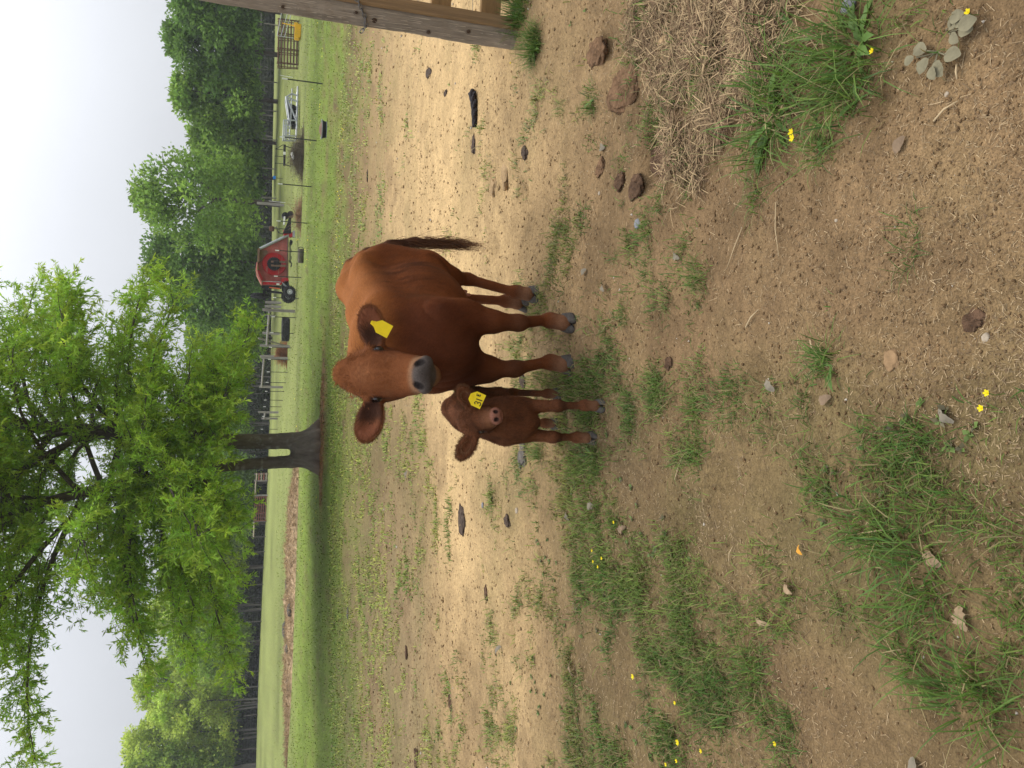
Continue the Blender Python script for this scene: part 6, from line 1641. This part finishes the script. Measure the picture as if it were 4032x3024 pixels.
lump('dung_pat', 2052, 1808, (.055, .04, .026), dungg_m, 'smaller grey dung lump behind the one beside the calf', 'dung pat', G1, .2, 8, rough_=.6)
lump('dung_pat', 1685, 285, (.12, .05, .02), dung_m, 'thin purplish dung scrap on the sand near the gate post', 'dung pat', G1, 1.3, 9, rough_=.6)
lump('dung_pat', 1864, 572, (.085, .045, .02), dung_m, 'curled dark scrap beside the twisted black rope', 'dung pat', G1, .2, 11, rough_=.6)
lump('dung_pat', 2063, 602, (.055, .035, .018), dung_m, 'dark nugget on brown soil nearest the red clods', 'dung pat', G1, .9, 13, rough_=.5)
lump('dung_pat', 1444, 692, (.10, .07, .03), dung_m, 'dark lump far back where sand meets pasture', 'dung pat', G1, .2, 15, rough_=.5)
lump('dung_pat', 1748, 365, (.06, .03, .015), dung_m, 'small dark crumb on the smooth sand right of the cow tail', 'dung pat', G1, 1.5, 16, rough_=.5)
lump('dung_pat', 1740, 965, (.10, .04, .02), dung_m, 'dark scrap on the sand just behind the cow tail', 'dung pat', G1, 1.0, 17, rough_=.6)
lump('dung_pat', 1912, 2340, (.05, .045, .015), dclod_m, 'flat brown scrap at the grassy end of the track', 'dung pat', G1, .3, 18, rough_=.6)
lump('dung_pat', 1592, 2570, (.08, .055, .02), dclod_m, 'dark pat on the grey stubble left of the track', 'dung pat', G1, .1, 19, rough_=.6)
lump('dung_pat', 1372, 2414, (.11, .08, .04), dungg_m, 'grey hump in the sparse pasture far left', 'dung pat', G1, .1, 20, rough_=.4)
lump('dung_pat', 1758, 2760, (.13, .10, .02), dclod_m, 'broad churned dark patch of mud on the left of the track', 'mud patch', None, .1, 21, rough_=.6)
lump('dung_pat', 1650, 2995, (.11, .08, .03), dclod_m, 'dark clump cut by the far left edge of the view', 'dung pat', G1, .1, 22, rough_=.6)
lump('dung_pat', 2055, 1620 - 130, (.09, .045, .018), dung_m, 'dark dung scrap between the cow front hoof and the calf', 'dung pat', G1, .5, 23, rough_=.6)
lump('soil_clod', 2475, 352, (.085, .135, .034), clod_m, 'large reddish clod of soil with a sheer dark side', 'clod', 'hoof turned clods', .25, 31, rough_=.38, sink=.42, tilt=(.05, -.18), sub=34)
lump('soil_clod', 2362, 205, (.075, .085, .032), clod_m, 'reddish clod beside a deep hoof hole near the gate post', 'clod', 'hoof turned clods', .6, 33, rough_=.45, sink=.42, tilt=(.05, -.18), sub=30)
lump('soil_clod', 2565, 612, (.085, .095, .030), dclod_m, 'dark wet clod over a black hole below the reddish one', 'clod', 'hoof turned clods', .2, 35, rough_=.5, sink=.42, tilt=(0, -.18), sub=30)
lump('soil_clod', 2445, 715, (.045, .04, .028), dclod_m, 'dark brown crumbling clod left of the wet one', 'clod', 'hoof turned clods', .2, 36, rough_=.5)
lump('soil_clod', 2520, 735, (.06, .05, .025), dclod_m, 'flat dark clod in front of the wet one', 'clod', 'hoof turned clods', .9, 37, rough_=.5)
lump('soil_clod', 2352, 660, (.045, .05, .018), clod_m, 'low reddish clod half sunk behind the wet one', 'clod', 'hoof turned clods', .9, 38, rough_=.4)
lump('soil_clod', 1988, 690, (.09, .075, .05), sclod_m, 'sandy clod heaped beside a hoof hole on the track', 'clod', 'hoof turned clods', .5, 39, rough_=.5)
lump('soil_clod', 1950, 740, (.06, .05, .035), sclod_m, 'sandy clod on the far rim of the hoof hole', 'clod', 'hoof turned clods', .1, 40, rough_=.5)
lump('soil_clod', 2640, 210, (.10, .05, .035), sclod_m, 'pale cracked ridge of dry soil among the hay', 'clod', 'dry soil among the hay', .9, 41, rough_=.4, sub=30)
lump('soil_clod', 2920, 100, (.07, .045, .035), sclod_m, 'pale crumbly clod amid the hay nearest the picture edge', 'clod', 'dry soil among the hay', .3, 42, rough_=.5)
lump('soil_clod', 2740, 350, (.035, .035, .025), sclod_m, 'small tan clod in the middle of the hay', 'clod', 'dry soil among the hay', .3, 43, rough_=.5)
lump('soil_clod', 2880, 420, (.035, .03, .022), sclod_m, 'knobbly clod between the hay and the largest grass tussock', 'clod', 'dry soil among the hay', .3, 44, rough_=.6)
lump('soil_clod', 3115, 350, (.03, .028, .02), sclod_m, 'rounded clod between the two grass tussocks', 'clod', 'dry soil among the hay', .3, 46, rough_=.4)
lump('soil_clod', 3535, 1420, (.030, .026, .012), mat('dirt_clod', (.25, .16, .085), rough=.95, noise=[(30, .75, 1.25, 4)], bump=(60, .8, .01)), 'round tan clod alone on the bare soil at lower middle', 'clod', None, .3, 47, rough_=.3)
lump('soil_clod', 2630, 1430, (.03, .028, .012), dclod_m, 'small dark clod on bare soil in front of the cow', 'clod', None, .3, 48, rough_=.5)
lump('soil_clod', 3820, 1270, (.03, .035, .014), dclod_m, 'dark crumbled clod at the near end of the bare soil', 'clod', None, .3, 49, rough_=.6)
lump('stone', 3370, 20, (.022, .030, .016), stone_m, 'blue grey stone at the picture edge above the second tussock', 'stone', None, .3, 51, rough_=.25)
lump('stone', 2860, 285, (.026, .022, .012), stone_m, 'flat blue grey stone half buried in the hay', 'stone', None, .3, 52, rough_=.25)
for i, (px, py, s_, lab) in enumerate([(3735, 372, .006, 'tiny white stone on bare soil below the dusty weed'), (3310, 870, .005, 'tiny white pebble alone on the bare soil'), (2510, 880, .022, 'dark rounded stone on bare soil left of the wet clod'),
                                       (3890, 1330, .011, 'pale stone at the near end of the bare soil'), (2350, 760, .010, 'small stone behind the dark clods'), (2030, 2010, .020, 'tan pebble by the small curled dung'), (1905, 1990, .018, 'grey pebble near the big dung pat')]):
    lump('stone', px, py, (s_ * 1.2, s_, s_ * .7), stone_m if i in (2, 6) else pale_m, lab, 'stone', None, i, 60 + i, rough_=.25, sub=9)

def build_rope():
    a, b = ground(1862, 365), ground(1880, 492); o = (a + b) / 2; r = empty('rope_piece', o); tag(r, 'black twisted rope stub lying on the sand', 'rope')
    m = mat('tarry_rope', (.030, .026, .028), rough=.8, noise=(40, .6, 1.6, 3), bump=(60, .5, .006))
    d = b - a; ln = d.length; d.normalize(); sd = Vector((-d.y, d.x, 0))
    for k in range(3):
        pts, rr = [], []
        for i in range(26):
            t = i / 25; th = t * 9 + k * 2.094; bulge = .020 * (1 - .5 * t); c = d * (t - .5) * ln + Vector((0, 0, .018)) + sd * .02 * math.sin(t * 4)
            pts.append(c + sd * math.cos(th) * bulge + Vector((0, 0, 1)) * math.sin(th) * bulge * .8); rr.append(.020 * (1.05 - .45 * t))
        mb = MB(); mb.tube(pts, rr, 8); mb.build('strand', m, r, smooth_=True)
    mb = MB(); mb.tube([d * -.30 * ln + sd * .01, d * -.33 * ln + sd * .05 + Vector((0, 0, .02)), d * -.30 * ln + sd * .085 + Vector((0, 0, .01))], [.014, .012, .004], 7); mb.build('strand', m, r, smooth_=True)
build_rope()

# ------------------------------------------------------------------ tussocks, weeds, flowers, dead leaves
def tussock(px, py, n, L, wd, label, seed, broad=0, tone=.4, lean=1.25, group='grass tussocks on the trodden ground'):
    n = int(n * .62); L *= .88
    rng = np.random.default_rng(seed); p = ground(px, py); r = empty('grass_tussock', p); tag(r, label, 'grass tussock', group)
    sp = L * .26; bx, by = rng.normal(0, sp, n) * rng.uniform(.7, 1.4), rng.normal(0, sp, n) * rng.uniform(.7, 1.4); sub = rng.integers(0, 4, n); so = rng.normal(0, L * .28, (4, 2)); bx += so[sub, 0]; by += so[sub, 1]; P = np.stack([bx, by, gz(bx + p.x, by + p.y) - p.z - .004], 1)
    hd = np.arctan2(by, bx) + rng.normal(0, 1.3, n); ln = L * (.25 + .95 * rng.random(n) ** 1.6)
    t = np.clip(tone + rng.normal(0, .25, n), 0, 1)[:, None]; C = (np.array([.055, .125, .020]) * (1 - t) + np.array([.15, .225, .040]) * t) * rng.uniform(.7, 1.3, (n, 1)); dr = rng.random(n) < .08; C[dr] = (.32, .26, .12)
    V, Q, T, C = blades(P, hd, ln, rng.uniform(.3, lean + .35, n), wd * .8 * rng.uniform(.6, 1.4, n), C, bend=1.0); np_mesh('blades', V, Q, blade_m, r, cols=np.clip(C, .005, .9), F2=T)['kind'] = 'stuff'
    for k in range(broad):                          # toothed rosette leaves
        a = rng.uniform(0, 6.28); l_ = L * rng.uniform(.35, 1.0); w = l_ * rng.uniform(.055, .09); el = rng.uniform(.25, .9); d = Vector((math.cos(a) * math.cos(el), math.sin(a) * math.cos(el), math.sin(el))); sd = Vector((-math.sin(a), math.cos(a), 0)); pts = []
        N_ = 8; V, F = [], []
        for i in range(N_):
            t_ = i / (N_ - 1); c = d * l_ * t_ + Vector((0, 0, -.35 * l_ * t_ * t_)); ww = w * (.25 + 1.1 * math.sin(math.pi * min(t_ * .9 + .08, 1)) ** .8) * (1.0 if i % 2 else .62); ww = 0.001 if i == N_ - 1 else ww
            V += [c - sd * ww + Vector((0, 0, ww * .3)), c, c + sd * ww + Vector((0, 0, ww * .3))]
        for i in range(N_ - 1): F += [(i * 3, i * 3 + 1, i * 3 + 4, i * 3 + 3), (i * 3 + 1, i * 3 + 2, i * 3 + 5, i * 3 + 4)]
        np_mesh('leaf', [tuple(v) for v in V], np.array(F), blade_m, r, cols=np.tile(np.array([.115, .205, .045]) * rng.uniform(.8, 1.25), (len(V), 1)), smooth_=True)
    return r
T = [(3060, 470, 620, .25, .0046, 'largest green tussock with toothed dandelion leaves beside two yellow flowers', 1, 14, .5), (3400, 170, 620, .25, .005, 'spreading tussock with long flat blades next to the dusty weed', 2, 6, .55),
     (3140, 95, 70, .15, .004, 'dark narrow tussock growing out of the hay', 3, 3, .3), (2120, 190, 1000, .18, .0044, 'lush grass clump growing round the foot of the gate post', 4, 10, .5), (2060, 40, 600, .2, .006, 'grass and weeds under the board gate', 5, 10, .35),
     (2205, 440, 130, .085, .003, 'small yellow green tuft alone near the rope', 6, 0, .7), (2335, 390, 170, .12, .0034, 'tuft between the two reddish clods', 7, 3, .4), (3000, 735, 130, .10, .0032, 'round tuft on bare soil left of the largest tussock', 8, 0, .4),
     (2750, 1085, 190, .095, .003, 'low tuft alone in the middle of the bare soil', 9, 0, .45), (2690, 925, 110, .07, .0026, 'fine tuft with a grey leaf beside it', 10, 0, .5), (2460, 1000 - 40, 120, .09, .003, 'sparse tuft behind the dark rounded stone', 11, 0, .3),
     (3300, 1440, 240, .115, .0034, 'tuft mixed with clover near the round tan clod', 12, 3, .45), (3400, 400, 170, .10, .003, 'dark clover tuft below the second tussock', 13, 6, .25), (3240, 600, 200, .095, .003, 'dull green tuft in front of the yellow flowers', 14, 4, .5),
     (3560, 30, 140, .14, .003, 'pale yellow tuft at the picture edge', 15, 0, .95), (2420, 1010, 90, .07, .003, 'thin tuft in front of the cow hind hooves', 16, 0, .3), (2445, 1240, 140, .08, .003, 'low tuft right of the cow front hooves', 17, 0, .4),
     (3580, 1130 - 170, 120, .09, .0024, 'dry brownish tuft on the bare soil', 18, 0, .15), (2720, 1600, 170, .09, .003, 'bright tuft in front of the calf', 19, 0, .6), (2900, 1610, 140, .085, .003, 'bluish tuft on soil in front of the calf, nearer the camera', 20, 0, .2),
     (3620, 1710, 140, .08, .003, 'small blue green tuft at the edge of the dense grass', 21, 0, .1), (2735, 1760, 190, .10, .003, 'pale green tuft left of the bright one', 22, 0, .75), (2330, 1800, 260, .14, .0035, 'tuft of longer blades touching the calf front hoof', 23, 3, .4),
     (2130, 1810, 300, .13, .0034, 'thick bright tuft behind the calf hoof', 24, 2, .5), (3100, 2830, 190, .07, .0028, 'short dark cushion of grass on the left bare soil', 25, 0, .2), (2950, 2660, 240, .12, .0035, 'arching olive tuft on the left bare soil', 26, 2, .6),
     (3420, 2080, 300, .15, .0042, 'dense tussock in the middle of the near grass', 27, 0, .5), (3600, 2260, 340, .17, .0045, 'big dark tussock at the heart of the near grass', 28, 0, .4), (3560, 2620, 260, .14, .004, 'tussock at the near edge of the left bare soil', 29, 0, .5), (3800, 2820, 320, .16, .0045, 'tussock in the near left corner', 30, 0, .5)]
for a in T: tussock(*a[:6], a[6], broad=a[7], tone=a[8])

def leaf_shape(w, l_, seed, lobed=False, cup=.15):
    rng = np.random.default_rng(seed); N_ = 9; V, F = [], []
    for i in range(N_):
        t = i / (N_ - 1); ww = w * (math.sin(math.pi * min(t * .92 + .06, 1)) ** .7) * ((.55 + .45 * (i % 2)) if lobed else 1) * rng.uniform(.92, 1.08); ww = max(ww, .0008); z = cup * l_ * (math.sin(math.pi * t) * .8 + rng.normal(0, .12))
        V += [(t * l_, -ww, z + cup * ww), (t * l_, 0, z - .0), (t * l_, ww, z + cup * ww * rng.uniform(.2, 1.8))]
    for i in range(N_ - 1): F += [(i * 3, i * 3 + 1, i * 3 + 4, i * 3 + 3), (i * 3 + 1, i * 3 + 2, i * 3 + 5, i * 3 + 4)]
    return V, F
def dusty_weed():
    m = mat('dusty_leaf', (.185, .165, .105), rough=.9, noise=[(30, .75, 1.2, 4)], bump=(60, .3, .003))
    for (px, py, spots, lab) in ((3740, 130, [(3760, 105, .9), (3855, 110, .95), (3800, 150, .7), (3850, 95, .6), (3820, 55, .8), (3900, 110, .9)], 'dusty grey broad leaved weed farther from the tussock at the picture edge'),
                                 (3700, 205, [(3650, 205, .9), (3790, 235, .95), (3680, 260, .8), (3740, 290, .9), (3720, 330, .7), (3620, 260, .6)], 'dusty grey broad leaved weed lying nearest the second tussock')):
        p = ground(px, py); r = empty('broadleaf_weed', p); tag(r, lab, 'weed', 'dusty weeds on the bare soil')
        for k, (lx, ly, s_) in enumerate(spots):
            q = ground(lx, ly) - p; q.z = 0; l_ = max(q.length, .03); a = math.atan2(q.y, q.x); V, F = leaf_shape(.020 * s_, .050 * s_, int(lx), cup=.12)
            o = MB().add(V, F).build('leaf', m, r, smooth_=True); o.location = (q.x * .55, q.y * .55, .018 + .004 * k + float(gz(p.x + q.x, p.y + q.y)) - p.z); o.rotation_euler = (rnd.uniform(-.25, .25), rnd.uniform(-.1, .15), a + rnd.uniform(-.4, .4))
            mb = MB(); mb.tube([(0, 0, .006), (q.x * .3, q.y * .3, .02), (q.x * .56, q.y * .56, .02 + .004 * k)], .0018, 5); mb.build('stem', m, r)
dusty_weed()
petal_m = mat('yellow_petal', (.80, .66, .02), rough=.45, trans=.2); stem_m = mat('green_stem', (.10, .16, .03), rough=.6)
def flower(px, py, label, s_=.011, h_=.05):
    p = ground(px, py); p.z = float(gz(p.x, p.y)); r = empty('yellow_flower', p, rnd.uniform(0, 6.28)); tag(r, label, 'flower', 'yellow flowers in the grass')
    mb = MB(); mb.tube([(0, 0, 0), (.004, .003, h_ * .6), (0, 0, h_)], .0011, 5); mb.build('stem', stem_m, r)
    me = None
    for k in range(5):
        a = k * 2 * math.pi / 5
        if me is None:
            mb = MB(); V = [(0, 0, 0), (s_ * .55, -s_ * .42, s_ * .35), (s_ * .6, 0, s_ * .2), (s_ * .55, s_ * .42, s_ * .35), (s_ * 1.05, -s_ * .30, s_ * .7), (s_ * 1.1, 0, s_ * .6), (s_ * 1.05, s_ * .30, s_ * .7)]
            o = mb.add(V, [(0, 1, 2), (0, 2, 3), (1, 4, 5, 2), (2, 5, 6, 3)]).build('petal', petal_m, r, smooth_=True); me = o.data
        else: o = bpy.data.objects.new('petal', me); COL.objects.link(o); o.parent = r
        o.location = (0, 0, h_); o.rotation_euler = (0, 0, a)
    mb = MB(); mb.lathe([(.001, .004), (s_ * .28, .003), (s_ * .3, 0), (.001, -.002)], 'z', 8, (0, 0, h_)); mb.build('flower_centre', tagy_m, r)
for i, (px, py, lab) in enumerate([(3165, 528, 'yellow flower of the pair by the largest tussock, nearer the tussock'), (3182, 552, 'yellow flower of the pair by the largest tussock, farther from the tussock'), (3972, 1549, 'yellow flower at the near picture edge, nearer the corner'), (3928, 1608, 'yellow flower at the near picture edge, second one in'),
      (2362, 2166, 'yellow flower at the top of the little group left of the calf'), (2358, 2210, 'yellow flower at the far side of the group left of the calf'), (2390, 2230, 'leftmost yellow flower of the group left of the calf'), (2412, 2196, 'yellow flower nearest the camera in the group left of the calf'),
      (2432, 2056, 'single yellow flower between the calf and the flower group'), (2533, 2660, 'larger single yellow flower with a long stem in the left grass'), (2690, 2920, 'brightest yellow flower near the left picture edge'), (2796, 2952, 'yellow flower by bare soil near the left edge'), (2706, 2990, 'yellow flower second from the left edge'), (2652, 3006, 'yellow flower closest to the left edge'),
      (2693, 2763, 'faded yellow flower in short grass by the left bare soil'), (3068, 2926, 'yellow flower on the left bare soil'), (2039, 252, 'single yellow flower in the clump at the gate post foot'), (3510, 215, 'pale yellow flower beside the dusty weed'), (3862, 58, 'tiny yellow flower over the far dusty weed')]):
    flower(px, py, lab, s_=(.011 if i in (0, 1, 9, 10) else .0075), h_=.03 + .03 * ((i * 7) % 5) / 5)
dead_m = {k: mat(n_, c, rough=.85, noise=[(40, .75, 1.2, 3)]) for k, (n_, c) in {'g': ('grey_dead_leaf', (.185, .16, .12)), 'b': ('tan_dead_leaf', (.29, .205, .125)), 'o': ('orange_dead_leaf', (.55, .26, .04)), 'd': ('brown_dead_leaf', (.20, .14, .09))}.items()}
for i, (px, py, l_, w, k, lob, lab) in enumerate([(2662, 1000, .060, .020, 'g', 1, 'grey curled leaf beside the fine tuft'), (2370, 580, .06, .02, 'g', 0, 'grey leaf behind the dark clods'), (2795, 590, .055, .020, 'b', 1, 'tan lobed leaf at the edge of the hay'), (3118, 292, .045, .016, 'b', 0, 'tan leaf stuck in the hay by the tussock'),
      (2975, 2432, .075, .011, 'b', 0, 'long narrow tan leaf on bare soil between the grass patches'), (3785, 1662, .055, .012, 'g', 0, 'grey leaf near the tiny blue green tuft'), (3148, 2146, .035, .010, 'o', 0, 'single orange dead leaf at the rim of the near grass'), (2330, 1995, .06, .020, 'g', 0, 'pale leaf in the grass left of the calf'),
      (2435, 2105, .070, .025, 'd', 1, 'brown crumpled leaf in front of the flower group'), (2230, 2050, .055, .012, 'g', 0, 'whitish leaf sliver in the grass left of the calf'), (2605, 2580, .06, .02, 'd', 1, 'dry lobed leaf by the single long stemmed flower'), (2270, 2660, .07, .022, 'd', 1, 'brown leaf in the far left grass'),
      (1985, 2545, .10, .03, 'g', 1, 'pale leaf on the sandy track at left'), (3705, 2230, .06, .016, 'b', 0, 'tan leaf inside the big dark tussock'), (3780, 2385, .06, .018, 'b', 1, 'tan leaf on the bare gap in the near grass'), (3590, 2980, .06, .016, 'g', 0, 'grey leaf at the left edge of the near grass'),
      (3080, 1540, .055, .014, 'g', 0, 'grey leaf on the soil in front of the calf'), (3300, 1560, .05, .014, 'd', 0, 'brown leaf next to the clover tuft'), (2380, 1120, .055, .018, 'g', 1, 'grey lobed leaf in front of the cow rear hooves'), (2310, 1060, .05, .016, 'g', 0, 'grey leaf right of the cow rear hooves'),
      (3090, 2290, .05, .018, 'b', 0, 'pale leaf by the rim of the near grass'), (3590, 540, .05, .014, 'd', 0, 'brown leaf below the dark clover tuft'), (1600, 1890, .13, .03, 'g', 0, 'long pale leaf on the track behind the calf ear')]):
    V, F = leaf_shape(w, l_, 200 + i, lobed=bool(lob), cup=.22); o = MB().add(V, F).build('dead_leaf', dead_m[k], smooth_=True); p = ground(px, py); p.z = float(gz(p.x, p.y)) + .008
    o.location = p; o.rotation_euler = (rnd.uniform(-.3, .3), rnd.uniform(-.2, .2), rnd.uniform(0, 6.28)); tag(o, lab, 'dead leaf', 'dead leaves on the ground')
stick_m = mat('dry_stalk', (.45, .34, .20), rough=.8)
for i, (a, b, w, lab) in enumerate([((2815, 40), (2940, 0), .004, 'thick pale stalk across the hay at the picture edge'), ((3080, 800), (3100, 1010), .002, 'long thin stalk on bare soil left of the tussock'), ((2945, 900), (2890, 1060), .002, 'bent stalk left of the low lone tuft'), ((2970, 1290), (3020, 1220), .003, 'straight stalk on the bare soil below the clover tuft'),
      ((3220, 1340), (3240, 1400), .003, 'short stalk toward the round tan clod'), ((3700, 480), (3790, 400), .003, 'forked pale twig below the dusty weed'), ((3780, 255), (3782, 315), .003, 'pale stalk under the dusty weed'), ((2660, 1890), (2690, 1790), .003, 'pale stalk beside the pale green tuft'), ((3390, 2100), (3570, 2075), .002, 'reddish straw across the dense tussock'), ((2870, 2210), (2890, 2150), .0025, 'pale straw beside the brown soil in the left patch')]):
    A, Bp = ground(*a), ground(*b); d = Bp - A; mb = MB(); up = Vector((0, 0, .008)); n_ = Vector((-d.y, d.x, 0)) * rnd.uniform(-.08, .08)
    mb.tube([up, d * .5 + n_ + up * 1.6, d + up], [w, w * .9, w * .5], 6); o = mb.build('dry_stalk', stick_m, loc=A, smooth_=True); tag(o, lab, 'stalk', 'dry stalks on the soil')
# ------------------------------------------------------------------ damp spring air
def build_haze():
    m = bpy.data.materials.new('haze'); m.use_nodes = True; n, l = m.node_tree.nodes, m.node_tree.links; n.clear()
    out = n.new('ShaderNodeOutputMaterial'); v = n.new('ShaderNodeVolumePrincipled'); v.inputs['Density'].default_value = 0.0006; v.inputs['Color'].default_value = (.92, .95, 1, 1)
    l.new(v.outputs[0], out.inputs['Volume'])
    mb = MB(); mb.box((0, 0, 10), (1900, 1900, 26)); o = mb.build('haze', m); tag(o, kind='stuff')
build_haze()
